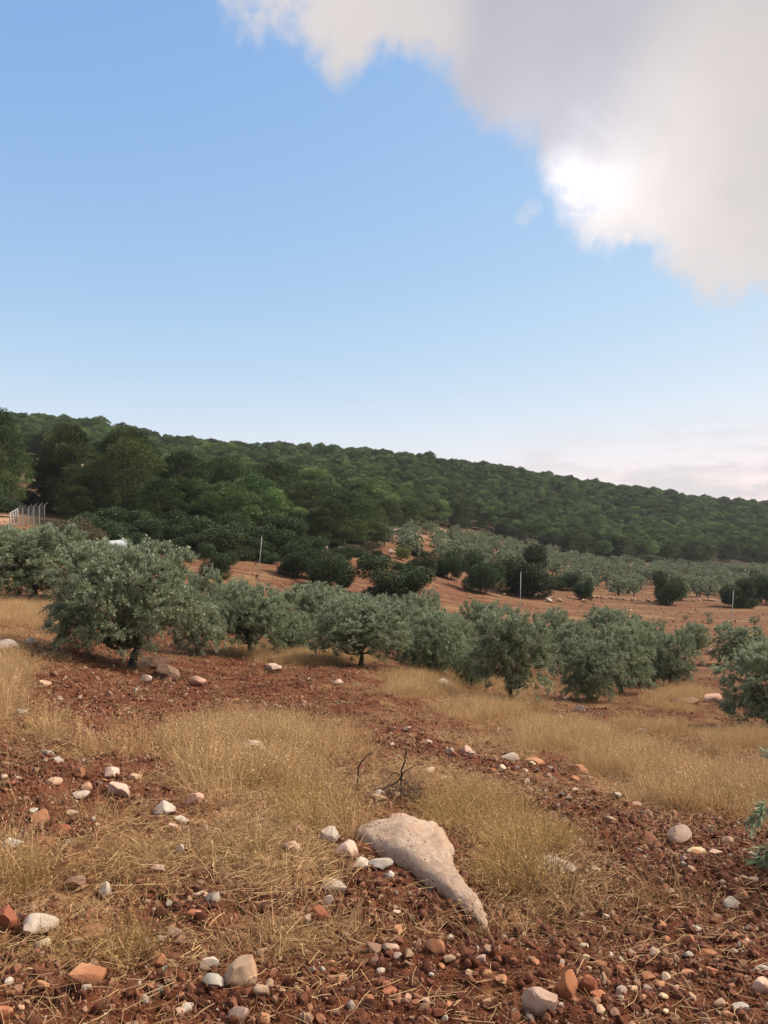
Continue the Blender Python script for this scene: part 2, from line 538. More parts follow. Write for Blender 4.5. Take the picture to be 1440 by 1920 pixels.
def mat_boulder(name, c1, c2, stain, amt):
    m, t, b, o = new_mat(name)
    P = geo_pos(t)
    n = t.noise(P, 5.0, 9, 0.68)
    n2 = t.noise(P, 24.0, 8, 0.72, 0.4)
    n3 = t.noise(P, 75.0, 5, 0.7)
    col = t.mix(t.smooth(n, 0.36, 0.64), c1, c2)
    col = t.mix(t.smooth(n2, 0.56, 0.66, 0, 0.7), col, (0.58, 0.53, 0.48))
    col = t.mix(t.smooth(n2, 0.44, 0.36, 0, 0.55), col, stain)
    vo = t.n('ShaderNodeTexVoronoi')
    vo.inputs['Scale'].default_value = 26
    t.link(P, vo.inputs['Vector'])
    pit = t.math('MULTIPLY', t.smooth(vo.outputs['Distance'], 0.20, 0.08), t.smooth(n, 0.46, 0.58))
    col = t.mix(t.math('MULTIPLY', pit, 0.75), col, (0.10, 0.07, 0.055))
    col = t.mix(t.smooth(n3, 0.60, 0.72, 0, 0.5), col, (0.16, 0.115, 0.09))
    t.link(col, b.inputs['Base Color'])
    b.inputs['Roughness'].default_value = 0.9
    b.inputs['Specular IOR Level'].default_value = 0.2
    hgt = t.math('ADD', t.math('ADD', n, t.math('MULTIPLY', n2, 0.6)), t.math('MULTIPLY', pit, -0.5))
    bump(t, b, hgt, 1.0, 0.03)
    return m


def mat_mixstone():
    m, t, b, o = new_mat('mixed_field_stone')
    P = geo_pos(t)
    rnd = t.n('ShaderNodeObjectInfo').outputs['Random']
    rp = t.n('ShaderNodeValToRGB')
    rp.color_ramp.interpolation = 'CONSTANT'
    els = rp.color_ramp.elements
    pal = [(0.0, (0.17, 0.060, 0.031)), (0.28, (0.24, 0.10, 0.052)), (0.52, (0.22, 0.12, 0.073)), (0.68, (0.30, 0.185, 0.12)), (0.82, (0.13, 0.040, 0.020)), (0.95, (0.36, 0.29, 0.23))]
    els[0].position = 0; els[0].color = (*pal[0][1], 1)
    els[1].position = pal[1][0]; els[1].color = (*pal[1][1], 1)
    for p, c in pal[2:]:
        e = els.new(p); e.color = (*c, 1)
    t.link(rnd, rp.inputs[0])
    n = t.noise(P, 26.0, 5, 0.65)
    col = t.mix(t.smooth(n, 0.5, 0.68, 0, 0.7), rp.outputs[0], (0.11, 0.036, 0.018))
    t.link(col, b.inputs['Base Color'])
    b.inputs['Roughness'].default_value = 0.9
    bump(t, b, n, 0.5, 0.006)
    return m


def mat_straw(name, a, c, trans=0.25):
    m, t, b, o = new_mat(name)
    v = attr(t, 'var')
    rnd = t.n('ShaderNodeObjectInfo').outputs['Random']
    big = t.noise(geo_pos(t), 1.1, 4, 0.6)
    v2 = t.math('ADD', t.math('POWER', v, 1.6), t.math('MULTIPLY', t.math('SUBTRACT', big, 0.5), 0.7), clamp=True)
    col = t.mix(v2, a, c)
    col = t.mix(t.smooth(big, 0.45, 0.68, 0, 0.5), col, (a[0] * .95 + .05, a[1] * .98 + .03, a[2] * 1.2 + .02))
    hs = t.n('ShaderNodeHueSaturation')
    t.link(t.math('ADD', 0.72, t.math('MULTIPLY', rnd, 0.5)), hs.inputs['Value'])
    t.link(col, hs.inputs['Color'])
    t.link(hs.outputs[0], b.inputs['Base Color'])
    b.inputs['Roughness'].default_value = 0.6
    b.inputs['Specular IOR Level'].default_value = 0.25
    tr = t.n('ShaderNodeBsdfTranslucent')
    t.link(hs.outputs[0], tr.inputs[0])
    ms = t.n('ShaderNodeMixShader')
    ms.inputs[0].default_value = trans
    t.link(b.outputs[0], ms.inputs[1])
    t.link(tr.outputs[0], ms.inputs[2])
    t.link(ms.outputs[0], o.inputs[0])
    return m


def mat_plain(name, c, rough=0.5, metal=0.0, wear=0.25):
    m, t, b, o = new_mat(name)
    n = t.noise(geo_pos(t), 6.0, 6, 0.65)
    t.link(t.mix(t.smooth(n, 0.45, 0.75, 0, wear), c, (c[0] * .55, c[1] * .5, c[2] * .45)), b.inputs['Base Color'])
    b.inputs['Roughness'].default_value = rough
    b.inputs['Metallic'].default_value = metal
    return m


M = {
    'ground': mat_terrain(),
    'olive': mat_leaf('olive_leaf', (0.078, 0.114, 0.055), (0.252, 0.312, 0.168), (0.375, 0.428, 0.305), 0.45, 0.2, 0.4),
    'pine': mat_leaf('pine_needles', (0.028, 0.058, 0.020), (0.215, 0.300, 0.110), None, 0.6, 0.15, 0.2, 0.40, 0.020),
    'shadedpine': mat_leaf('shaded_pine_needles', (0.014, 0.030, 0.011), (0.125, 0.172, 0.054), None, 0.6, 0.12, 0.2, 0.30, 0.020),  # pine green darkened, shade of hill and cloud put into the colour
    'oak': mat_leaf('oak_leaf', (0.028, 0.050, 0.022), (0.064, 0.094, 0.040), None, 0.6, 0.15, 0.15),
    'lime': mat_leaf('yellow_green_leaf', (0.10, 0.13, 0.02), (0.20, 0.22, 0.04), None, 0.5, 0.3, 0.3),
    'scrub': mat_leaf('brown_scrub_leaf', (0.065, 0.062, 0.035), (0.13, 0.115, 0.065), None, 0.6, 0.2, 0.2),
    'bark': mat_bark('olive_bark', (0.035, 0.028, 0.022), (0.10, 0.085, 0.07)),
    'pinebark': mat_bark('pine_bark', (0.045, 0.034, 0.027), (0.13, 0.10, 0.085)),
    'char': mat_plain('charred_wood', (0.014, 0.012, 0.011), 0.8),
    'w': mat_rock('white_limestone', (0.34, 0.285, 0.235), (0.50, 0.44, 0.375), (0.40, 0.25, 0.17), 0.7),
    'g': mat_rock('grey_limestone', (0.35, 0.305, 0.265), (0.48, 0.43, 0.385), (0.36, 0.24, 0.18), 0.5),
    'p': mat_rock('pink_limestone', (0.42, 0.27, 0.205), (0.53, 0.40, 0.33), (0.36, 0.17, 0.11), 0.6),
    't': mat_rock('tan_stone', (0.36, 0.23, 0.15), (0.46, 0.32, 0.22), (0.33, 0.15, 0.08), 0.6),
    'o': mat_rock('orange_stone', (0.31, 0.130, 0.065), (0.41, 0.21, 0.115), (0.30, 0.10, 0.05), 0.7),
    'r': mat_rock('red_stone', (0.19, 0.060, 0.031), (0.27, 0.105, 0.060), (0.18, 0.05, 0.025), 0.7),
    'b': mat_rock('brown_stone', (0.16, 0.09, 0.062), (0.24, 0.15, 0.11), (0.16, 0.06, 0.035), 0.6),
    'c': mat_rock('cream_stone', (0.52, 0.38, 0.24), (0.60, 0.48, 0.34), (0.40, 0.20, 0.11), 0.6),
    'boulder': mat_boulder('pitted_boulder', (0.38, 0.255, 0.185), (0.48, 0.36, 0.28), (0.36, 0.21, 0.15), 0.55),
    'mix': mat_mixstone(),
    'clod': mat_rock('red_clod', (0.050, 0.013, 0.006), (0.100, 0.031, 0.014), (0.040, 0.011, 0.005), 0.6),
    'straw': mat_straw('dry_straw', (0.31, 0.185, 0.080), (0.78, 0.56, 0.30)),
    'litter': mat_straw('lying_straw', (0.25, 0.140, 0.062), (0.70, 0.49, 0.255)),
    'weed': mat_straw('yellow_weed', (0.30, 0.185, 0.070), (0.54, 0.36, 0.145)),
    'darkweed': mat_straw('dead_brush', (0.05, 0.032, 0.024), (0.14, 0.09, 0.06)),
    'white': mat_straw('white_seed_head', (0.55, 0.50, 0.42), (0.75, 0.70, 0.6)),
    'metal': mat_plain('galvanised_steel', (0.29, 0.29, 0.29), 0.55, 0.1),
    'tank': mat_plain('white_tank_paint', (0.50, 0.54, 0.58), 0.45, 0.0, 0.4),
    'dark': mat_plain('dark_steel', (0.05, 0.05, 0.05), 0.6),
    'sign': mat_plain('cream_sign', (0.70, 0.60, 0.36), 0.5),
}


# ------------------------------------------------------------------ mesh helpers
def mesh_np(name, verts, faces, mat, var=None, smooth=False):
    """faces: (n,k) array of equal sized polygons, or a list of such arrays"""
    me = bpy.data.meshes.new(name)
    fl = faces if isinstance(faces, list) else [faces]
    fl = [np.asarray(x, dtype=np.int32) for x in fl if len(x)]
    me.vertices.add(len(verts))
    me.vertices.foreach_set('co', np.asarray(verts, dtype=np.float32).ravel())
    loops = np.concatenate([x.ravel() for x in fl])
    tot = np.concatenate([np.full(len(x), x.shape[1], dtype=np.int32) for x in fl])
    st = np.concatenate([[0], np.cumsum(tot)[:-1]]).astype(np.int32)
    me.loops.add(len(loops))
    me.loops.foreach_set('vertex_index', loops)
    me.polygons.add(len(tot))
    me.polygons.foreach_set('loop_start', st)
    me.polygons.foreach_set('loop_total', tot)
    me.update(calc_edges=True)
    if smooth:
        me.polygons.foreach_set('use_smooth', np.ones(len(tot), dtype=bool))
    if var is not None:
        at_ = me.attributes.new('var', 'FLOAT', 'POINT')
        at_.data.foreach_set('value', np.asarray(var, dtype=np.float32))
    me.materials.append(mat)
    return me


def obj(name, me, parent=None, loc=(0, 0, 0), rot=(0, 0, 0), scale=(1, 1, 1)):
    o = bpy.data.objects.new(name, me)
    COL.objects.link(o)
    o.location, o.rotation_euler, o.scale = loc, rot, scale
    if parent is not None:
        o.parent = parent
    return o


def tag(o, label=None, cat=None, group=None, kind=None):
    for k, v in (('label', label), ('category', cat), ('group', group), ('kind', kind)):
        if v:
            o[k] = v
    return o


def nrm(v):
    return v / np.maximum(np.linalg.norm(v, axis=-1, keepdims=True), 1e-9)


def cards(c, d, n, L, w, var, bend=0.0, mid=0.45):
    """leaf shaped quads: base c, long axis d, face normal n"""
    d = nrm(d)
    s = nrm(np.cross(d, n))
    up = np.cross(s, d)
    L = L[:, None]; w = w[:, None]
    m = c + d * L * mid + up * (bend * L)
    v = np.stack([c, m + s * w / 2, c + d * L, m - s * w / 2], 1).reshape(-1, 3)
    f = np.arange(len(c) * 4).reshape(-1, 4)
    return v, f, np.repeat(var, 4)


def tubes(paths, k=6):
    """paths: list of (points, radii); one welded tube each"""
    V, Fq, off = [], [], 0
    for P, R in paths:
        P = np.asarray(P, float); R = np.asarray(R, float)
        T = nrm(np.gradient(P, axis=0))
        ref = np.array([0.31, 0.95, 0.05])
        for i in range(len(P)):
            a = nrm(np.cross(T[i], ref)); b = np.cross(T[i], a)
            th = np.linspace(0, 2 * np.pi, k, endpoint=False)
            V.append(P[i] + R[i] * (np.cos(th)[:, None] * a + np.sin(th)[:, None] * b))
        for i in range(len(P) - 1):
            for j in range(k):
                Fq.append((off + i * k + j, off + i * k + (j + 1) % k, off + (i + 1) * k + (j + 1) % k, off + (i + 1) * k + j))
        off += len(P) * k
    return np.concatenate(V), np.array(Fq)


def bez(a, b, sag, n=6, wob=0.0, rng=RNG):
    a, b = np.asarray(a, float), np.asarray(b, float)
    t = np.linspace(0, 1, n)[:, None]
    p = a * (1 - t) + b * t
    p = p + np.asarray(sag) * (4 * t * (1 - t))
    if wob:
        q = rng.normal(0, wob, p.shape); q[0] = 0; q[-1] = 0
        p = p + q
    return p


def rdir(rng, n):
    return nrm(rng.normal(size=(n, 3)))


# ------------------------------------------------------------------ trees
def make_olive(seed, h=2.5, w=3.0, ntw=2300, lpt=20, leafL=0.075, leafW=0.019, low=0.16, trunk_r=0.066, nblob=17):
    rng = np.random.default_rng(seed)
    B, R = [], []
    for k in range(nblob):
        th = k * 2.39996 + rng.uniform(-.4, .4)
        q = rng.uniform(0.15, 1) ** 0.5
        zz = low + 0.07 + (0.86 - low - 0.07) * ((k + rng.uniform(0, 1)) / nblob)
        shape = math.sqrt(max(0.05, 1 - abs((zz - 0.5) / 0.58) ** 2.2))
        rad = rng.uniform(0.16, 0.25) * w
        rr = max(0, (0.5 * w * shape - rad * 0.8)) * q
        B.append((rr * math.cos(th), rr * math.sin(th), zz * h)); R.append(rad)
    B, R = np.array(B), np.array(R)
    # sprays of six twigs that share a root and a direction, so the crown breaks into light and dark tufts
    SP = 6
    nsp = ntw // SP
    ntw = nsp * SP
    pk = rng.choice(len(B), nsp, p=R ** 2 / np.sum(R ** 2))
    ns = rdir(rng, nsp)
    ns[:, 2] = np.where(ns[:, 2] < -0.35, -ns[:, 2] * .5, ns[:, 2])
    ns = nrm(ns)
    frs = rng.uniform(0.5, 1.0, nsp) ** 0.5
    Ps = B[pk] + ns * (R[pk] * frs)[:, None] * np.array([1, 1, .85])
    Ps[:, 2] = np.maximum(Ps[:, 2], low * h + rng.uniform(0, .15, nsp))
    ds = nrm(ns * 0.9 + rng.normal(0, .4, (nsp, 3)) + np.array([0, 0, .3]))
    P = np.repeat(Ps, SP, 0) + rng.normal(0, .035, (ntw, 3)) * (w / 3)
    nn = np.repeat(ns, SP, 0)
    tl = rng.uniform(0.11, 0.25, ntw) * (h / 2.5) ** .5
    td = nrm(np.repeat(ds, SP, 0) + rng.normal(0, .26, (ntw, 3)))
    top = P[:, 2] > 0.72 * h
    td[top] = nrm(td[top] + np.array([0, 0, .35]))
    t = (np.arange(lpt) + rng.uniform(0, 1, (ntw, 1))) / lpt
    droop = np.repeat(rng.uniform(0.1, .7, nsp), SP) * np.where(top, .25, 1)
    pos = P[:, None, :] + td[:, None, :] * (t * tl[:, None])[..., None]
    pos[..., 2] -= droop[:, None] * tl[:, None] * t ** 2
    tan = td[:, None, :] - np.array([0, 0, 1]) * (2 * droop[:, None] * t)[..., None]
    tan = nrm(tan)
    pos = pos.reshape(-1, 3); tan = tan.reshape(-1, 3)
    n = len(pos)
    perp = nrm(np.cross(tan, rdir(rng, n)))
    ld = nrm(tan * rng.uniform(.5, 1.1, (n, 1)) + perp * .75)
    ln = nrm(np.cross(ld, np.cross(perp, tan)) * .3 + rdir(rng, n) * .6 + np.array([0, 0, .8]))
    tv = np.repeat(np.clip(np.repeat(rng.uniform(0, 1, nsp), SP) + rng.normal(0, .1, ntw), 0, 1), lpt)
    vv = np.clip(.55 * tv + .45 * rng.uniform(0, 1, n), 0, 1)
    V, Fc, var = cards(pos, ld, ln, leafL * rng.uniform(.7, 1.2, n), leafW * rng.uniform(.8, 1.2, n), vv, 0.05)
    crown = mesh_np('olive_crown', V, Fc, M['olive'], var)
    # trunk and limbs
    paths = []
    lean = rng.uniform(-.12, .12, 2) * h * .4
    fork = np.array([lean[0], lean[1], h * 0.24])
    tr = bez((0, 0, -0.15), fork, (rng.uniform(-.05, .05), rng.uniform(-.05, .05), 0), 7, .012, rng)
    rad = np.linspace(1.55, .85, 7) * trunk_r; rad[0] *= 1.35; rad[1] *= 1.12
    paths.append((tr, rad))
    for k in rng.choice(len(B), min(7, len(B)), replace=False):
        mid = fork * .5 + B[k] * .5 + rng.normal(0, .07, 3)
        p = np.concatenate([bez(fork - (0, 0, .05), mid, (0, 0, -.05), 4, .015, rng), bez(mid, B[k] + rng.normal(0, .1, 3), (0, 0, .05), 4, .02, rng)[1:]])
        paths.append((p, np.linspace(.62, .14, len(p)) * trunk_r))
        for _ in range(4):
            q = B[rng.integers(len(B))] * .35 + B[k] * .65 + rng.normal(0, .28, 3) * (w / 3)
            paths.append((bez(mid, q, (0, 0, .06), 5, .02, rng), np.linspace(.25, .06, 5) * trunk_r))
    V, Fq = tubes(paths, 7)
    return crown, mesh_np('olive_trunk', V, Fq, M['bark'], None, True)


def make_pine(seed, h=9.0, w=7.0, ncard=14000, base=0.30, npuff=22, cl=0.32, cw=0.13, matk='pine'):
    rng = np.random.default_rng(seed)
    B, R = [], []
    for k in range(npuff):
        th = k * 2.39996 + rng.uniform(-.5, .5)
        zz = base + (0.94 - base) * ((k + .5) / npuff) ** .8
        u = (zz - base) / (1 - base)
        prof = (1 - abs(2 * u * .62 - .42) ** 2.2 * 1.1) * (1.0 if u < .7 else max(.25, 1 - ((u - .7) / .34) ** 2))
        rr = 0.5 * w * max(.1, prof) * rng.uniform(.5, .92)
        rad = rng.uniform(.135, .215) * w * (1 if u < .8 else .9)
        B.append((rr * math.cos(th), rr * math.sin(th), zz * h)); R.append(rad)
    B, R = np.array(B), np.array(R)
    pick = rng.choice(len(B), ncard, p=R ** 2 / np.sum(R ** 2))
    nn = rdir(rng, ncard)
    nn[:, 2] = np.where(nn[:, 2] < -0.15, np.abs(nn[:, 2]), nn[:, 2])
    nn = nrm(nn)
    # little sub-clumps on every puff
    bumpy = 1 + .16 * np.sin(nn[:, 0] * 9 + pick) * np.sin(nn[:, 1] * 9 + pick * 2) + .1 * np.sin(nn[:, 2] * 12 + pick)
    P = B[pick] + nn * (R[pick] * rng.uniform(.72, 1.03, ncard) * bumpy)[:, None] * np.array([1, 1, .82])
    ld = nrm(nn + rng.normal(0, .55, (ncard, 3)) + np.array([0, 0, .35]))
    ln = nrm(nn + rng.normal(0, .5, (ncard, 3)))
    bv = rng.uniform(0, 1, len(B))
    vv = np.clip(.6 * bv[pick] ** 1.3 + .4 * rng.uniform(0, 1, ncard) ** 1.3, 0, 1)
    V, Fc, var = cards(P, ld, ln, cl * rng.uniform(.6, 1.25, ncard), cw * rng.uniform(.7, 1.3, ncard), vv, .06)
    crown = mesh_np('pine_crown', V, Fc, M[matk], var)
    lean = rng.uniform(-.05, .05, 2) * h
    paths = [(bez((0, 0, -.4), (lean[0], lean[1], h * .86), (rng.uniform(-.2, .2), rng.uniform(-.2, .2), 0), 9, .03, rng), np.linspace(.021, .004, 9) * h)]
    for k in range(0, len(B), 2):
        z0 = max(.18 * h, B[k][2] - rng.uniform(.4, 1.2) * h * .1)
        t = z0 / (h * .86)
        a = np.array([lean[0] * t, lean[1] * t, z0])
        paths.append((bez(a, B[k], (0, 0, -.15), 5, .05, rng), np.linspace(.009, .003, 5) * h))
    V, Fq = tubes(paths, 6)
    return crown, mesh_np('pine_trunk', V, Fq, M['pinebark'], None, True)


def make_bush(seed, h=3.0, w=4.0, ncard=11000, matk='oak', cl=0.11, cw=0.065, nblob=20, spread=1.0):
    rng = np.random.default_rng(seed)
    B, R = [], []
    for k in range(nblob):
        th = k * 2.39996 + rng.uniform(-.4, .4)
        zz = rng.uniform(.14, .82)
        shape = math.sqrt(max(.06, 1 - abs((zz - .38) / .64) ** 2.4))
        rad = rng.uniform(.13, .22) * w
        rr = max(0, .5 * w * shape - rad * .75) * rng.uniform(.3, 1) ** .5 * spread
        B.append((rr * math.cos(th), rr * math.sin(th), zz * h)); R.append(rad)
    B, R = np.array(B), np.array(R)
    pick = rng.choice(len(B), ncard, p=R ** 2 / np.sum(R ** 2))
    nn = rdir(rng, ncard)
    P = B[pick] + nn * (R[pick] * rng.uniform(.65, 1.06, ncard))[:, None] * np.array([1, 1, .8 * h / w * 1.2])
    P[:, 2] = np.abs(P[:, 2]) + .02
    ld = nrm(nn * .6 + rng.normal(0, .8, (ncard, 3)))
    ln = nrm(nn + rng.normal(0, .55, (ncard, 3)) + np.array([0, 0, .3]))
    vv = np.clip(.4 * rng.uniform(0, 1, len(B))[pick] + .6 * rng.uniform(0, 1, ncard), 0, 1)
    V, Fc, var = cards(P, ld, ln, cl * rng.uniform(.6, 1.3, ncard), cw * rng.uniform(.7, 1.3, ncard), vv, .05)
    crown = mesh_np('bush_crown', V, Fc, M[matk], var)
    paths = []
    for k in range(0, len(B), 2):
        paths.append((bez((rng.normal(0, .08), rng.normal(0, .08), -.2), B[k], (0, 0, -.1), 6, .04, rng), np.linspace(.016, .004, 6) * h))
    V, Fq = tubes(paths, 6)
    return crown, mesh_np('bush_stem', V, Fq, M['pinebark'], None, True)


_bd = {}


def bounds(me):
    if me.name not in _bd:
        v = np.empty(len(me.vertices) * 3, np.float32)
        me.vertices.foreach_get('co', v)
        v = v.reshape(-1, 3)
        r = np.percentile(np.abs(v[:, :2]), 98.8)
        _bd[me.name] = (2 * r, np.percentile(v[:, 2], 99.6))
    return _bd[me.name]


def plant(name, meshes, size, loc, rz, scale, label, cat, group=None, stem='trunk'):
    """a tree: an Empty at its foot over trunk and crown"""
    e = bpy.data.objects.new(name, None)
    COL.objects.link(e)
    e.empty_display_size = .3
    e.location = loc
    e.rotation_euler = (0, 0, rz)
    wx, wz = bounds(meshes[0])
    e.scale = (scale[0] / wx, scale[1] / wx, scale[2] / wz)
    tag(e, label, cat, group)
    obj('crown', meshes[0], e)
    obj(stem, meshes[1], e)
    return e


# ------------------------------------------------------------------ rocks
import bmesh


def ico(sub):
    bm = bmesh.new()
    bmesh.ops.create_icosphere(bm, subdivisions=sub, radius=1.0)
    v = np.array([x.co[:] for x in bm.verts]); f_ = np.array([[x.index for x in q.verts] for q in bm.faces])
    bm.free()
    return v, f_


ICO = {s: ico(s) for s in (2, 3, 4)}


def noise3(p, s, seed):
    return (perlin(p[:, 0] * s + seed, p[:, 1] * s + p[:, 2] * s * .7) + perlin(p[:, 1] * s - seed, p[:, 2] * s + p[:, 0] * s * .6)) * .5


def rock_mesh(seed, mat, sub=3, planes=16, rough=.10, blocky=0.85):
    rng = np.random.default_rng(seed)
    v, f_ = ICO[sub]
    v = v.copy()
    v *= 1 + .16 * noise3(v, 1.1, seed % 97)[:, None]
    for _ in range(planes):
        n = rdir(rng, 1)[0]
        dd = rng.uniform(.46, .80) if rng.uniform() < blocky else .95
        q = v @ n - dd
        v = v - np.outer(np.maximum(q, 0) * rng.uniform(.9, 1), n)
    v *= 1 + rough * .6 * noise3(v, 2.6, seed % 89 + 3)[:, None] + rough * .35 * noise3(v, 6.5, seed % 83 + 5)[:, None]
    lo, hi = v.min(0), v.max(0)
    v = (v - (lo + hi) / 2) / (hi - lo)                      # unit box
    me = mesh_np('stone', v, f_, mat, None, True)
    me.set_sharp_from_angle(angle=math.radians(24))
    return me


ROCKXY = []


def put_rock(px, py, w, h, code, label, name='stone', seed=None, cat=None, group=None, sub=3, Y=None, deep=None, flat=1.0):
    if Y is None:
        x, y, z = hit(px, py)
    else:
        x, y, z = at(px, Y)
    Wm = w / F * y
    Hm = h / F * y
    dm = deep * Wm if deep else Wm * random.uniform(.65, .95)
    view = max(.12, (py - HY) / F)                           # how much of the top is seen
    Hh = max(Hm * .95 - dm * view * .4, Hm * .55) * flat
    sink = Hh * .34
    y2 = y + dm * .42
    x2 = x * y2 / y
    z2 = gz(x2, y2)
    if y2 < 30:
        ROCKXY.append((x2, y2, max(Wm, dm) * .55))
    me = rock_mesh(seed if seed is not None else random.randrange(10 ** 6), M[code], sub)
    o = obj(name, me, None, (x2, y2, z2 + (Hh + sink) / 2 - sink), (random.uniform(-.08, .08), random.uniform(-.08, .08), random.choice((0, math.pi)) + random.uniform(-.25, .25)), (Wm, dm, Hh + sink))
    tag(o, label, cat or ('boulder' if w >= 60 else 'stone'), group)
    return o


# ------------------------------------------------------------------ instancing for what nobody could count
def scatter(name, label, pts, rot, scl, idx, meshes):
    me = bpy.data.meshes.new(name)
    me.vertices.add(len(pts))
    me.vertices.foreach_set('co', np.asarray(pts, np.float32).ravel())
    for nm, typ, key, data in (('rot', 'FLOAT_VECTOR', 'vector', rot), ('scl', 'FLOAT_VECTOR', 'vector', scl), ('idx', 'INT', 'value', idx)):
        a = me.attributes.new(nm, typ, 'POINT')
        a.data.foreach_set(key, np.asarray(data, np.int32 if typ == 'INT' else np.float32).ravel())
    o = obj(name, me)
    tag(o, label, None, None, 'stuff')
    ng = bpy.data.node_groups.new(name, 'GeometryNodeTree')
    ng.interface.new_socket('Geometry', in_out='INPUT', socket_type='NodeSocketGeometry')
    ng.interface.new_socket('Geometry', in_out='OUTPUT', socket_type='NodeSocketGeometry')
    t = NT(ng)
    gi, go = t.n('NodeGroupInput'), t.n('NodeGroupOutput')
    jn = t.n('GeometryNodeJoinGeometry')
    for k, m_ in enumerate(meshes):
        so_ = bpy.data.objects.new(name + '_piece', m_)
        oi = t.n('GeometryNodeObjectInfo')
        oi.inputs['Object'].default_value = so_
        gti = t.n('GeometryNodeGeometryToInstance')
        t.link(oi.outputs['Geometry'], gti.inputs[0])
        t.link(gti.outputs[0], jn.inputs[0])
    iop = t.n('GeometryNodeInstanceOnPoints')
    t.link(gi.outputs[0], iop.inputs['Points'])
    t.link(jn.outputs[0], iop.inputs['Instance'])
    iop.inputs['Pick Instance'].default_value = True

    def na(nm, typ):
        nd = t.n('GeometryNodeInputNamedAttribute', data_type=typ)
        nd.inputs['Name'].default_value = nm
        return [s for s in nd.outputs if s.enabled and s.name == 'Attribute'][0]
    t.link(na('idx', 'INT'), iop.inputs['Instance Index'])
    e2r = t.n('FunctionNodeEulerToRotation')
    t.link(na('rot', 'FLOAT_VECTOR'), e2r.inputs[0])
    t.link(e2r.outputs[0], iop.inputs['Rotation'])
    t.link(na('scl', 'FLOAT_VECTOR'), iop.inputs['Scale'])
    t.link(iop.outputs[0], go.inputs[0])
    md = o.modifiers.new('scatter', 'NODES')
    md.node_group = ng
    return o


# ------------------------------------------------------------------ SETTING: terrain
def build_terrain():
    fr = math.radians(29)
    a_mid = np.linspace(-fr, fr, 430)
    a_out = np.radians(np.concatenate([np.linspace(-180, -31, 38), ]))
    A = np.concatenate([a_out, a_mid, -a_out[::-1]])
    R = np.concatenate([[0.05, .4, .8, 1.1, 1.4], np.geomspace(1.6, 60, 620), np.geomspace(60, 1500, 190)[1:]])
    AA, RR = np.meshgrid(A, R)
    X, Y = RR * np.sin(AA), RR * np.cos(AA)
    Z = ground(X.ravel(), Y.ravel()).reshape(X.shape)
    na, nr = len(A), len(R)
    V = np.stack([X, Y, Z], -1).reshape(-1, 3)
    i = np.arange(nr - 1)[:, None] * na + np.arange(na - 1)[None, :]
    Fq = np.stack([i, i + 1, i + na + 1, i + na], -1).reshape(-1, 4)[:, ::-1]
    me = mesh_np('ground', V, Fq, M['ground'], None, True)
    x, y, z = V.T
    tall, litt, soil = cover_plan(x, y, z)
    r = np.hypot(x, y)
    px, py = proj(x, y, z)
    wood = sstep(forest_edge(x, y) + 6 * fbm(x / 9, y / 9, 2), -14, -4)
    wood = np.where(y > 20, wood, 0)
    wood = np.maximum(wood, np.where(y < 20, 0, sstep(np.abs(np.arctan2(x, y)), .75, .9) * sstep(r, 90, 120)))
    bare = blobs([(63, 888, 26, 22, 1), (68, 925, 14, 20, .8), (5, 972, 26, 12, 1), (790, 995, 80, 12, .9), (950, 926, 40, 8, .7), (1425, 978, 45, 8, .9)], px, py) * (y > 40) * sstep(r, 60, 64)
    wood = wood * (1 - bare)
    data = {'straw': np.clip(np.maximum(litt, tall), 0, 1), 'field': sstep(r, 26, 42), 'wood': wood, 'bare': bare}
    for k, v in data.items():
        at_ = me.attributes.new(k, 'FLOAT', 'POINT')
        at_.data.foreach_set('value', v.astype(np.float32))
    o = obj('ground', me)
    tag(o, 'sloping red earth with stones and dry straw, rising to the wooded hill', None, None, 'structure')


build_terrain()

# ------------------------------------------------------------------ FOREST on the hillside
PINES = [make_pine(100 + k, h=9.0, w=6.6 + .5 * (k % 3), ncard=20000, cl=.27, cw=.09, base=(.22, .3, .26, .34, .2, .3)[k]) for k in range(6)]
SKIRT = [make_pine(120 + k, h=10.0, w=7.5, ncard=42000, cl=.21, cw=.06, base=.06, npuff=38, matk='shadedpine') for k in range(3)]
big = [  # px, Y, top row, width px, label
    (-12, 84, 768, 112, 'large dark pine at the left edge, towering over the fence gate'),
    (132, 92, 800, 112, 'pine between the dirt gap and the tallest dark pine'),
    (238, 84, 804, 140, 'tallest dark pine, directly behind the white water tank'),
    (338, 92, 850, 130, 'broad dark pine just right of the tallest dark pine'),
    (425, 104, 858, 110, 'dark pine above the leftmost leaning pole'),
    (520, 104, 866, 110, 'pine with a pale green pointed top, left of centre'),
    (645, 98, 925, 130, 'light yellow-green pine standing forward of the forest above the round bush'),
    (690, 104, 975, 84, 'low light green pine touching the right side of the yellow-green pine'),
    (575, 104, 905, 90, 'dark pine squeezed behind the yellow-green pine'),
    (190, 100, 830, 100, 'dark pine behind and left of the tallest pine'),
    (116, 150, 800, 66, 'pine on the slope above the dirt gap'),
    (290, 86, 900, 100, 'low dark pine filling the foot of the wood right of the tank'),
    (400, 92, 925, 90, 'low dark pine above the round bush left of the red field'),
    (470, 98, 930, 80, 'low pine behind the top of the leaning pole'),
]
taken = []
for k, (px, Y, ty, wpx, lab) in enumerate(big):
    x, y, z = at(px, Y)
    top = EYE - (ty - HY) / F * Y
    hgt = top - z
    wid = wpx / F * Y
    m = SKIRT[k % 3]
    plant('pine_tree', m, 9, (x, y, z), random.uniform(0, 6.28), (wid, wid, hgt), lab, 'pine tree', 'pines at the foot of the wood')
    taken.append((x, y, wid * .38))
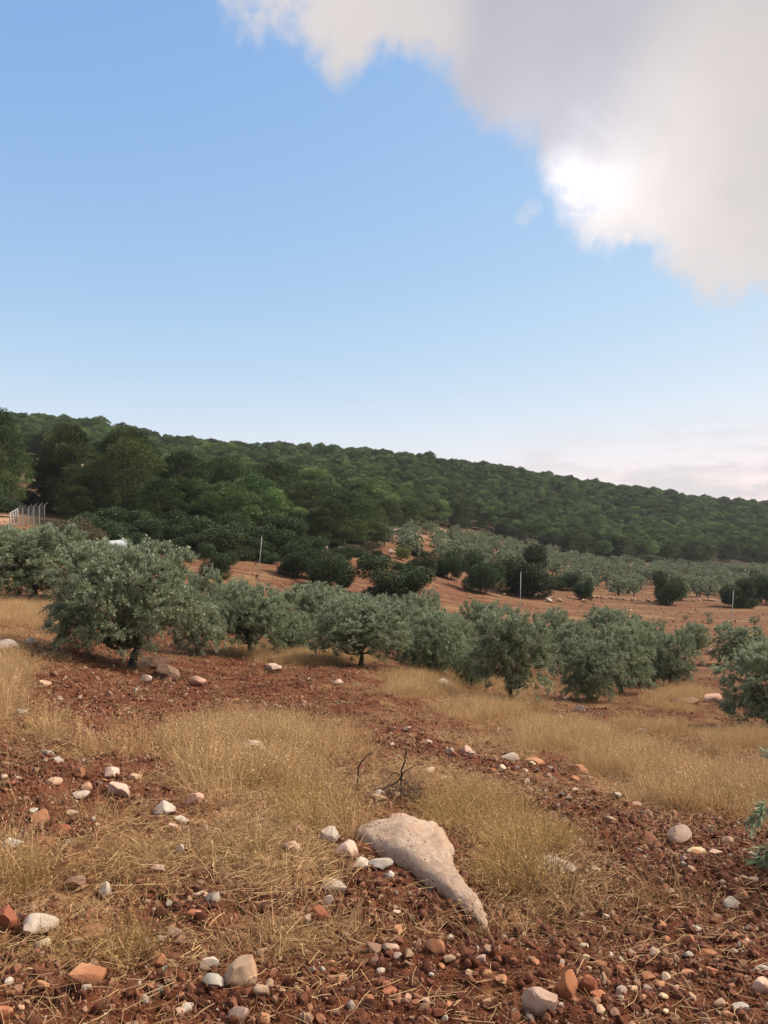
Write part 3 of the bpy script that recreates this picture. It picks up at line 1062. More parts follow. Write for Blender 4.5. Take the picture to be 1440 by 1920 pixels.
# the rest of the wood on a jittered grid
cand = []
gs = 4.9
for gx in np.arange(-330, 360, gs):
    for gy in np.arange(60, 520, gs):
        x, y = gx + random.uniform(-.45, .45) * gs, gy + random.uniform(-.45, .45) * gs
        cand.append((x, y))
cand = np.array(cand)
px = CX + F * cand[:, 0] / cand[:, 1]
fe = forest_edge(cand[:, 0], cand[:, 1])
crest = np.interp(px, [-400, 0, 250, 470, 680, 900, 1150, 1440, 1900], [385, 385, 390, 430, 435, 455, 490, 530, 530])
ok = (fe > 0) & (cand[:, 1] < crest) & (px > -260) & (px < 1700)
cz = ground(cand[:, 0], cand[:, 1])
pxx, pyy = proj(cand[:, 0], cand[:, 1], cz)
gap = blobs([(64, 895, 24, 34, 1), (68, 940, 18, 30, 1), (950, 926, 34, 5, .9), (1425, 978, 40, 6, 1)], pxx, pyy) > .5
ok &= ~gap
thin = fbm(cand[:, 0] / 25, cand[:, 1] / 25, 2)
ok &= (RNG.uniform(0, 1, len(cand)) < .9 + .3 * thin)
ok &= ~((cand[:, 1] < 205) & (px > 24) & (px < 108))
cand, cz, px, fe = cand[ok], cz[ok], px[ok], fe[ok]
free = np.ones(len(cand), bool)
for x, y, r in taken:
    free &= np.hypot(cand[:, 0] - x, cand[:, 1] - y) > r + 1.2
cand, cz, px, fe = cand[free], cz[free], px[free], fe[free]
hs = RNG.uniform(5.2, 8.8, len(cand)) * (1 + .15 * fbm(cand[:, 0] / 40, cand[:, 1] / 40, 2))
hs = hs * np.where(RNG.uniform(0, 1, len(hs)) < .06, 1.18, 1.0)
hs = hs * np.interp(px, [0, 400, 900, 1440], [1.0, .98, .9, .9])
# trees that show largest: near, and not straight behind a nearer row
inside = (px > -40) & (px < 1480)
score = hs / cand[:, 1] * np.where(fe < 9, 2.2, 1.0) * np.where(inside, 1, 0)
order = np.argsort(-score)
n_ind = 300 - len(big)
for i in order[:n_ind]:
    x, y = cand[i]
    q = px[i]
    if q < 330:
        lab, grp = 'dark green pine packed in the wood above the fence and water tank', 'pines in the left part of the wood'
    elif q < 720:
        lab, grp = 'round crowned pine in the wood behind the red field', 'pines in the middle part of the wood'
    elif q < 1040:
        lab, grp = 'round crowned pine at the foot of the slope above the terraced olives', 'pines above the terraced olives'
    else:
        lab, grp = 'round crowned pine in the front row above the grey olive grove', 'pines above the olive grove'
    wv = hs[i] * random.uniform(.82, 1.08)
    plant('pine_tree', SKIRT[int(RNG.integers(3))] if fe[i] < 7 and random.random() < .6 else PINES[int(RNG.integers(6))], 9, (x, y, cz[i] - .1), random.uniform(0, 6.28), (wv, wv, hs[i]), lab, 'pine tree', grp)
rest = order[n_ind:]
wv = hs[rest] * RNG.uniform(.68, .95, len(rest)) / 7.2
# crown and trunk of each kind as one mesh for the distant mass
def joined(ms):
    out = []
    for cr, tr in ms:
        bm = bmesh.new()
        bm.from_mesh(cr)
        me = bpy.data.meshes.new('far_pine')
        bm.to_mesh(me); bm.free()
        me.materials.append(M['pine'])
        out.append(me)
    return out
scatter('pine_forest', 'dense pine wood covering the hill up to its crest', np.column_stack([cand[rest], cz[rest] - .1]),
        np.column_stack([np.zeros(len(rest)), np.zeros(len(rest)), RNG.uniform(0, 6.28, len(rest))]), np.column_stack([wv, wv, hs[rest] / 9.1]),
        RNG.integers(0, 6, len(rest)), [p[0] for p in PINES])

# ------------------------------------------------------------------ dark round trees and bushes round the red field
BUSH = [make_bush(200 + k, 3.0, 4.0, 20000) for k in range(3)]
SCRUB = make_bush(210, 2.0, 4.0, 9000, 'scrub', .13, .05)
LIME = make_bush(211, 1.6, 2.0, 3000, 'lime', .12, .06, 10)
dark = [  # px, bottom row Y, top, width px, label
    (72, 98, 912, 66, 'dark bush in front of the tan dirt gap at far left'),
    (735, 61, 1040, 136, 'big dark round bush alone on the red field in the centre'),
    (620, 72, 1028, 86, 'dark dense tree at the top edge of the red field, left of centre'),
    (563, 77, 1016, 84, 'dark bushy tree tucked behind the dense tree left of centre'),
    (404, 58, 1016, 74, 'dark rounded tree above the left end of the olive row'),
    (843, 92, 1028, 56, 'small dark tree at the left end of the clump above the field'),
    (906, 84, 1032, 76, 'dark tree in the middle of the clump above the field'),
    (988, 84, 1022, 112, 'largest dark tree of the clump, behind the middle pole'),
    (1095, 96, 1082, 34, 'small dark bush at the start of the dry stone wall'),
    (1253, 97, 1070, 58, 'dark round tree standing before the dry stone wall'),
    (1386, 96, 1083, 64, 'dark round tree behind the rightmost pole'),
    (1428, 112, 1070, 60, 'dark tree at the right edge beyond the stone wall'),
    (1060, 104, 1072, 70, 'dark low tree right of the largest dark tree'),
    (1210, 226, 1040, 60, 'dark round tree at the top of the grey olive grove'),
    (1298, 232, 1050, 64, 'dark round tree at the foot of the pines, right of the grove top'),
    (505, 84, 1030, 44, 'small dark bush at the left end of the red field'),
    (700, 88, 1030, 46, 'small dark bush right under the yellow-green pine'),
]
FOOT = {735: 1128, 620: 1106, 563: 1084, 404: 1082, 843: 1086, 906: 1113, 988: 1116, 1095: 1126, 1253: 1132, 1386: 1141, 1428: 1132, 1060: 1108, 505: 1056, 700: 1052}
for k, (px_, Y, ty, wpx, lab) in enumerate(dark):
    if px_ in FOOT:
        Y = hit(px_, FOOT[px_])[1]
    x, y, z = at(px_, Y)
    hgt = EYE - (ty - HY) / F * Y - z
    wid = wpx / F * Y
    plant('oak_tree' if hgt > 2.6 else 'oak_bush', BUSH[k % 3], 3, (x, y, z - .1), random.uniform(0, 6.28), (wid, wid, hgt), lab, 'tree' if hgt > 2.6 else 'bush', 'dark trees round the red field')
for px_, Y, ty, wpx, me, lab in ((138, 56, 972, 120, SCRUB, 'brownish scrub bush below the fence, left of the tank'),
                                 (60, 52, 1000, 110, SCRUB, 'brownish scrub bush behind the leftmost olive tree'),
                                 (755, 96, 1026, 30, LIME, 'small bright yellow-green bush above the round dark bush'),
                                 (455, 72, 1022, 40, SCRUB, 'low brown scrub at the upper left end of the red field'),
                                 (770, 88, 1068, 60, SCRUB, 'low brown scrub on the bank right of the round dark bush'),
                                 (800, 94, 1062, 50, SCRUB, 'low brown scrub below the terraced olives')):
    x, y, z = at(px_, Y)
    hgt = max(.5, EYE - (ty - HY) / F * Y - z)
    wid = wpx / F * Y
    hh = 1.6 if me is LIME else 2.0
    ww = 2.0 if me is LIME else 4.1
    plant('scrub_bush', me, 2, (x, y, z - .05), random.uniform(0, 6.28), (wid, wid, hgt), lab, 'bush', 'scrub round the red field', 'stem')

for k in range(26):
    q = -30 + 590 * (k + random.uniform(-.3, .3)) / 25
    Y = float(np.interp(q, FY_PX, FY_Y)) - random.uniform(1.5, 8)
    if -5 < q < 165:
        continue
    x, y, z = at(q, Y)
    wd_ = random.uniform(3.5, 6.0)
    plant('undergrowth_bush', BUSH[k % 3], 3, (x, y, z - .1), random.uniform(0, 6.28), (wd_, wd_, random.uniform(2.2, 4.2)), 'dark undergrowth bush at the foot of the wood', 'bush', 'undergrowth along the foot of the wood', 'stem')

SCR2 = make_bush(215, 1.2, 2.2, 5000, 'oak', .09, .05, 12)
for k in range(44):
    q = random.uniform(430, 900)
    lo_, hi_ = np.interp(q, [430, 560, 680, 760, 900], [1030, 1018, 1030, 1030, 1070]), np.interp(q, [430, 560, 680, 760, 900], [1052, 1050, 1068, 1078, 1092])
    x, y, z = hit(q, random.uniform(lo_, hi_))
    dk_ = k % 3 > 0
    w_ = random.uniform(1.2, 3.2)
    plant('scrub_bush', SCR2 if dk_ else SCRUB, 1, (x, y, z - .05), random.uniform(0, 6.28), (w_, w_, w_ * random.uniform(.4, .65)), 'low dark green scrub on the bank between red field and wood' if dk_ else 'low brownish scrub on the bank between red field and wood', 'bush', 'low dark scrub on the bank' if dk_ else 'low brown scrub on the bank', 'stem')

# ------------------------------------------------------------------ far olive grove and terrace
FAROL = [make_olive(300 + k, 2.6, 3.1, 520, 10, .20, .065, .12, .09) for k in range(4)]
pts = []
gs = 4.85
for gx in np.arange(-10, 130, gs):
    for gy in np.arange(92, 226, gs):
        x, y = gx + random.uniform(-.28, .28) * gs, gy + random.uniform(-.28, .28) * gs
        q = CX + F * x / y
        lo = np.interp(q, [700, 750, 800, 860, 900, 1000, 1040, 1150, 1300, 1460], [110, 97, 98, 104, 110, 114, 114, 112, 113, 116])
        hi = np.interp(q, [700, 800, 900, 1000, 1150, 1300, 1460], [120, 156, 190, 200, 218, 230, 240]) - 4
        if 715 < q < 1475 and lo < y < hi:
            pts.append((x, y, q))
pts = sorted(pts, key=lambda p: p[1])[:264]
for x, y, q in pts:
    s = random.uniform(.78, 1.12)
    if q < 1030:
        lab, grp = 'round grey-green olive tree on the terraced slope above the dark clump', 'olives on the terraced slope'
    else:
        lab, grp = 'round grey-green olive tree in the grove beyond the stone wall', 'olives beyond the stone wall'
    plant('olive_tree', random.choice(FAROL), 2.5, (x, y, gz(x, y) - .05), random.uniform(0, 6.28), (3.25 * s, 3.25 * s, 2.9 * s * random.uniform(.9, 1.1)), lab, 'olive tree', grp)

# ------------------------------------------------------------------ the near olive trees
OLIVE = [make_olive(400, 2.5, 3.0, 5400, 18, low=.19, nblob=26), make_olive(401, 2.5, 3.0, 4600, 18, low=.05, nblob=22), make_olive(402, 2.5, 3.0, 4600, 18, low=.02, nblob=22), make_olive(403, 2.5, 3.0, 4600, 18, low=.19, nblob=24)]
near = [  # px, depth, top row, left, right, variant, label
    (62, 30, 985, -70, 160, 1, 'leftmost olive tree, dark and partly outside the frame'),
    (246, 15, 1016, 100, 380, 0, 'large spreading olive tree with short dark trunk over boulders, left'),
    (368, 21, 1066, 316, 424, 2, 'small olive tree behind the right side of the large spreading olive'),
    (172, 33, 1012, 120, 226, 1, 'pale olive tree glimpsed behind the top of the large spreading olive'),
    (468, 23, 1088, 385, 548, 3, 'olive tree with a forked dark trunk, second in the front row'),
    (575, 30, 1094, 505, 645, 1, 'olive tree behind and right of the forked olive'),
    (548, 26, 1148, 512, 600, 2, 'low olive bush filling the gap beside the forked olive'),
    (612, 40, 1100, 560, 672, 1, 'olive tree in the back row below the dark dense tree'),
    (678, 22, 1120, 596, 772, 3, 'wide olive tree with hanging branches at the middle of the row'),
    (786, 41, 1108, 738, 832, 2, 'olive tree in the back row below the round dark bush'),
    (708, 37, 1114, 650, 770, 1, 'olive tree just behind the wide hanging olive'),
    (806, 24, 1143, 742, 868, 2, 'dark olive tree reaching the ground, right of the wide olive'),
    (905, 36, 1128, 858, 962, 1, 'dark olive tree behind the pale lone olive, on its left'),
    (884, 23, 1210, 858, 915, 2, 'low olive shoot left of the pale lone olive'),
    (957, 19, 1140, 893, 1052, 3, 'pale olive tree with a bare leaning trunk, standing in straw'),
    (1036, 40, 1142, 992, 1078, 2, 'olive tree behind the pale lone olive, on its right'),
    (1136, 42, 1140, 1082, 1190, 1, 'dark olive crown rising behind the right group'),
    (1110, 22.5, 1195, 1052, 1168, 2, 'olive tree with skirts on the ground, front of the right group'),
    (1165, 26, 1172, 1108, 1226, 1, 'olive tree in the middle of the right group'),
    (1255, 29, 1182, 1204, 1302, 2, 'olive tree at the right end of the right group'),
    (1300, 45, 1168, 1270, 1330, 1, 'small round olive tree alone beyond the right group'),
    (1386, 38, 1172, 1338, 1434, 2, 'olive tree behind the big olive at the right edge'),
    (1442, 17, 1202, 1356, 1530, 1, 'big olive tree cut by the right edge of the frame'),
    (1215, 30, 1190, 1180, 1255, 2, 'olive tree squeezed between the middle and right end of the right group'),
    (835, 32, 1150, 790, 880, 1, 'olive tree hidden behind the dark ground-reaching olive'),
    (1078, 30, 1165, 1030, 1130, 1, 'olive tree filling the row between the pale lone olive and the right group'),
    (1190, 34, 1160, 1140, 1245, 1, 'olive tree in the back of the right group'),
    (850, 28, 1152, 800, 905, 1, 'olive tree between the dark ground-reaching olive and the pale lone olive'),
    (745, 30, 1125, 690, 800, 1, 'olive tree close behind the wide hanging olive, on its right'),
    (640, 33, 1112, 590, 695, 2, 'olive tree close behind the wide hanging olive, on its left'),
    (430, 33, 1095, 380, 480, 1, 'olive tree behind the forked olive, on its left'),
]
for px_, Y, ty, l, r, k, lab in near:
    x, y, z = at(px_, Y)
    cxp = (l + r) / 2
    hgt = EYE - (ty - HY) / F * Y - z
    wid = (r - l) / F * Y
    rz = random.uniform(0, 6.28)
    e = plant('olive_tree', OLIVE[k], 2.5, (x, y, z - .03), rz, (wid, wid, hgt), lab, 'olive tree', 'olive trees in the near grove')
# the young olive whose twigs reach in from the right
T = make_olive(420, .72, 1.25, 660, 18, .058, .0095, .06, .022, 14)
x, y, z = at(1690, 3.9)
plant('young_olive', T, .7, (x - .02, y, z), 0.6, (1.35, 1.35, .78), 'young olive whose grey-green twigs reach in at the right edge', 'olive tree')
SAP = make_olive(421, .9, .8, 220, 12, .07, .02, .25, .015, 8)
for k, (px_, Y, s, lab) in enumerate([(1195, 66, 1.2, 'thin sapling on the red field above the small round olive, leftmost of the row'), (1222, 60, 1., 'sapling with a pale stake right of the leftmost sapling'),
                                      (1240, 60, 1.3, 'bushy sapling in the middle of the red field'), (1285, 72, .9, 'small sapling below the dark tree at the wall'), (1330, 66, 1., 'sapling left of the rightmost pole, lower on the field'),
                                      (1328, 78, 1., 'sapling left of the rightmost pole, higher on the field'), (1365, 60, 1.2, 'sapling just left of the foot of the rightmost pole'), (1415, 66, 1.3, 'sapling at the right edge of the red field'),
                                      (1120, 70, .8, 'faint sapling near the left end of the stone wall'), (1065, 56, .8, 'faint sapling right of the middle pole'), (895, 62, .8, 'faint sapling below the clump of dark trees'), (1310, 58, 1., 'sapling between the small round olive and the rightmost pole')]):
    x, y, z = at(px_, Y)
    plant('sapling', SAP, .9, (x, y, z), k * 1.3, (s * .7, s * .7, s * .8), lab, 'sapling', 'saplings on the red field', 'stem')

# ------------------------------------------------------------------ built things: poles, fence, tank, sign, wall
def cyl(name, mat, p, q, r0, r1, k=8, parent=None):
    V, Fq = tubes([(np.array([p, q], float), [r0, r1])], k)
    caps = [np.arange(k)[None, ::-1], np.arange(k)[None, :] + k]
    return obj(name, mesh_np(name, V, [Fq] + caps, mat), parent)


for bpx, Y, tpx, tpy, lab in ((480, 50, 491, 1006, 'pale leaning pole at the left end of the red field'), (974, 46, 976.5, 1073, 'thin grey pole behind the pale lone olive'), (1369, 47, 1375, 1108, 'thin grey pole on the right above the olives')):
    x, y, z = at(bpx, Y)
    e = bpy.data.objects.new('metal_pole', None); COL.objects.link(e)
    e.location = (x, y, z)
    tag(e, lab, 'pole', 'poles along the red field')
    top = np.array(((tpx - CX) / F * Y - x, 0, EYE - (tpy - HY) / F * Y - z))
    cyl('shaft', M['metal'], (0, 0, -.2), top, .025, .019, 8, e)
    cyl('cap', M['metal'], top * .992, top + (0, 0, .03), .027, .027, 8, e)

e = bpy.data.objects.new('wire_fence', None); COL.objects.link(e)
tag(e, 'galvanised wire fence with angled post tops and a gate, far left', 'fence')
fx, fy, fz = at(52, 74)
e.location = (fx, fy, fz)
posts = [(33.5, 72, 953), (42.4, 73, 952), (53, 74, 951), (63, 75, 949), (73.6, 76.5, 948), (83.4, 78, 947)]
tops = []
for px_, Y, ty in posts:
    x, y, z = at(px_, Y)
    top = EYE - (ty - HY) / F * Y
    a = np.array((x - fx, y - fy, z - fz - .2)); b = np.array((x - fx, y - fy, top - fz))
    V, Fq = tubes([(np.array([a, b]), [.045, .045]), (np.array([b - (0, 0, .02), b + (.3, .1, .26)]), [.04, .035])], 6)
    obj('post', mesh_np('post', V, Fq, M['metal']), e)
    tops.append((a, b))
a, b = tops[3]
cyl('brace', M['metal'], a + (-.45, 0, .2), b - (0, 0, .2), .035, .035, 6, e)
paths = []
for (a, b), (c, d) in zip(tops[:-1], tops[1:]):
    for t in np.linspace(.05, 1, 11):
        paths.append((np.array([a + (b - a) * t, c + (d - c) * t]), [.006, .006]))
    for s in np.linspace(0, 1, 7)[1:-1]:
        paths.append((np.array([a + (c - a) * s, b + (d - b) * s]), [.006, .006]))
V, Fq = tubes(paths, 3)
tag(obj('wire_mesh', mesh_np('wire_mesh', V, Fq, M['metal']), e), None, None, None, 'stuff')
g = bpy.data.objects.new('fence_gate', None); COL.objects.link(g)
x0, y0, z0 = at(19, 69)
g.location = (x0, y0, z0)
tag(g, 'pale steel tube gate at the left end of the wire fence', 'gate')
x1, y1, z1 = at(33, 71.6)
dx = np.array((x1 - x0, y1 - y0, z1 - z0))
hA = EYE - (961 - HY) / F * 69 - z0
hB = EYE - (953 - HY) / F * 71.6 - z0
for nm, a, b in (('post', (0, 0, -.2), (0, 0, hA)), ('frame_bar', (0, 0, .25), dx + (0, 0, .25)), ('frame_bar', (0, 0, hA - .05), (dx[0], dx[1], hB - .05)),
                 ('upright', dx * .35 + (0, 0, .25), (dx[0] * .35, dx[1] * .35, hA * .65 + hB * .35 - .05)), ('upright', dx * .68 + (0, 0, .25), (dx[0] * .68, dx[1] * .68, hA * .32 + hB * .68 - .05)),
                 ('upright', dx * .93 + (0, 0, .25), (dx[0] * .93, dx[1] * .93, hB - .05)), ('middle_rail', dx * .02 + (0, 0, hA * .55), (dx[0] * .35, dx[1] * .35, hA * .58))):
    cyl(nm, M['metal'], a, b, .055, .055, 6, g)

# water tank lying on a steel stand
tk = bpy.data.objects.new('water_tank', None); COL.objects.link(tk)
x, y, z = at(216, 57)
ztop = EYE - (1013 - HY) / F * 57
R_ = .46
tk.location = (x, y, ztop - R_)
tk.rotation_euler = (0, math.radians(-5), math.radians(24))
tag(tk, 'white cylindrical water tank lying on its side behind the olives', 'water tank')
k = 28
prof = [(-.86, .0), (-.85, .30), (-.82, .46), (-.80, R_), (-.78, R_ + .015), (-.74, R_ + .015), (-.73, R_), (-.2, R_), (-.19, R_ + .012), (-.15, R_ + .012), (-.14, R_), (.42, R_), (.43, R_ + .012), (.47, R_ + .012), (.48, R_), (.80, R_), (.82, .46), (.85, .30), (.86, .0)]
th = np.linspace(0, 2 * np.pi, k, endpoint=False)
V = np.concatenate([np.column_stack([np.full(k, a), r * np.cos(th), r * np.sin(th)]) for a, r in prof])
Fq = np.array([(i * k + j, i * k + (j + 1) % k, (i + 1) * k + (j + 1) % k, (i + 1) * k + j) for i in range(len(prof) - 1) for j in range(k)])
tm = mesh_np('shell', V, Fq, M['tank'], None, True)
tm.set_sharp_from_angle(angle=math.radians(35))
obj('shell', tm, tk)
cyl('filler_cap', M['tank'], (.55, 0, R_ - .02), (.55, 0, R_ + .09), .12, .11, 12, tk)
cyl('outlet', M['dark'], (-.84, 0, -.3), (-1.0, 0, -.3), .04, .04, 8, tk)
zl = z - (ztop - R_)
for sx in (-.6, .6):
    for sy in (-.38, .38):
        cyl('leg', M['dark'], (sx, sy, zl - .2), (sx, sy * .9, -R_ * .6), .03, .03, 6, tk)

sg = bpy.data.objects.new('notice_board', None); COL.objects.link(sg)
x, y, z = at(155, 83)
sg.location = (x, y, z)
tag(sg, 'tiny cream board on a thin post against the dark wood', 'sign')
zt = EYE - (870 - HY) / F * 83 - z
cyl('post', M['pinebark'], (0, 0, -.2), (0, 0, zt - .1), .02, .02, 6, sg)
V = np.array([(sx * .13, -.06 + sy * .02, zt - .26 + sz * .26) for sx in (-1, 1) for sy in (-1, 1) for sz in (-1, 1)], float)
obj('board', mesh_np('board', V, np.array([(0, 1, 3, 2), (4, 6, 7, 5), (0, 4, 5, 1), (2, 3, 7, 6), (0, 2, 6, 4), (1, 5, 7, 3)]), M['sign']), sg)

# dry stone wall beyond the field
STW = [rock_mesh(900 + k, M['b'], 2) for k in range(6)]
rng = np.random.default_rng(5)
Vs, Fs, off = [], [], 0
wl = [(1104, 103), (1180, 104), (1253, 105), (1330, 106), (1400, 107), (1520, 108)]
for (pa, Ya), (pb, Yb) in zip(wl[:-1], wl[1:]):
    A_, B_ = np.array(at(pa, Ya)), np.array(at(pb, Yb))
    L = np.linalg.norm(B_ - A_)
    for s in np.arange(0, L, .26):
        p = A_ + (B_ - A_) * s / L
        zz = gz(p[0], p[1])
        for lay in range(2):
            for row in (-.15, .15):
                if rng.uniform() < (.12, .5)[lay]:
                    continue
                v, f_ = ICO[2]
                src = np.array([q.co[:] for q in STW[rng.integers(6)].vertices])
                an = rng.uniform(0, 6.28)
                src = src * rng.uniform(.26, .42, 3) * (1, 1, .8)
                src = np.column_stack([src[:, 0] * math.cos(an) - src[:, 1] * math.sin(an), src[:, 0] * math.sin(an) + src[:, 1] * math.cos(an), src[:, 2]])
                Vs.append(src + (p[0] + rng.normal(0, .04), p[1] + row, zz + .04 + lay * .16)); Fs.append(f_ + off); off += len(src)
wm = mesh_np('stone_wall', np.concatenate(Vs), np.concatenate(Fs), M['t'], None, True)
tag(obj('stone_wall', wm), 'low dry stone wall of pale stones between red field and olive grove', 'stone wall')

# ------------------------------------------------------------------ big outcrop in the foreground
def outcrop():
    spine = [(700, 1590, .06, .03), (712, 1588, .16, .10), (734, 1588, .225, .165), (760, 1596, .245, .18), (782, 1610, .205, .155), (803, 1634, .125, .115), (828, 1662, .084, .082), (855, 1688, .066, .062), (882, 1711, .047, .042), (904, 1731, .024, .02), (912, 1740, .006, .006)]
    P = []
    for px_, py_, w_, h_ in spine:
        x, y, z = hit(px_, py_)
        P.append((x, y, z, w_, h_))
    P = np.array(P)
    s = np.linspace(0, len(P) - 1, 90)
    i = np.arange(len(P))
    S = np.column_stack([np.interp(s, i, P[:, c]) for c in range(5)])
    for _ in range(10):
        S[1:-1] = .25 * S[:-2] + .5 * S[1:-1] + .25 * S[2:]
    T = np.gradient(S[:, :2], axis=0)
    T = nrm(T)
    Nn = np.column_stack([-T[:, 1], T[:, 0]])
    # widths are measured across the view, so let the cross sections lie mostly sideways
    Nn = nrm(Nn * .6 + np.array([1.0, .12]) * .8 * np.sign(Nn[:, :1] + 1e-6))
    m_ = 56
    ph = np.linspace(-.28 * np.pi, 1.28 * np.pi, m_)
    V = []
    for k_ in range(len(S)):
        x, y, z, w_, h_ = S[k_]
        cx_, sz_ = np.cos(ph), np.sin(ph)
        pr = np.sign(cx_) * np.abs(cx_) ** .85
        ridge = np.where(sz_ > 0, np.abs(sz_) ** .9, sz_)
        V.append(np.column_stack([x + Nn[k_, 0] * pr * w_, y + Nn[k_, 1] * pr * w_ + .0, z + ridge * h_ * .82 + .005]))
    V = np.concatenate(V)
    ww = np.repeat(S[:, 3], m_) / .25
    d = .034 * ww * fbm(V[:, 0] * 4.2 + 1.7, V[:, 1] * 4.2 + V[:, 2] * 3, 4) + .010 * ww * np.abs(fbm(V[:, 0] * 9, V[:, 1] * 9 - V[:, 2] * 8, 3)) + .006 * fbm(V[:, 0] * 34, V[:, 1] * 34 + V[:, 2] * 30, 3)
    V[:, 2] += d; V[:, 0] += d * .5
    n = len(S)
    Fq = np.array([(a * m_ + b, a * m_ + b + 1, (a + 1) * m_ + b + 1, (a + 1) * m_ + b) for a in range(n - 1) for b in range(m_ - 1)])
    o = obj('boulder', mesh_np('boulder', V, Fq, M['boulder'], None, True))
    tag(o, 'large pale pinkish rock outcrop with a long tapering tail, foreground centre', 'boulder')


outcrop()

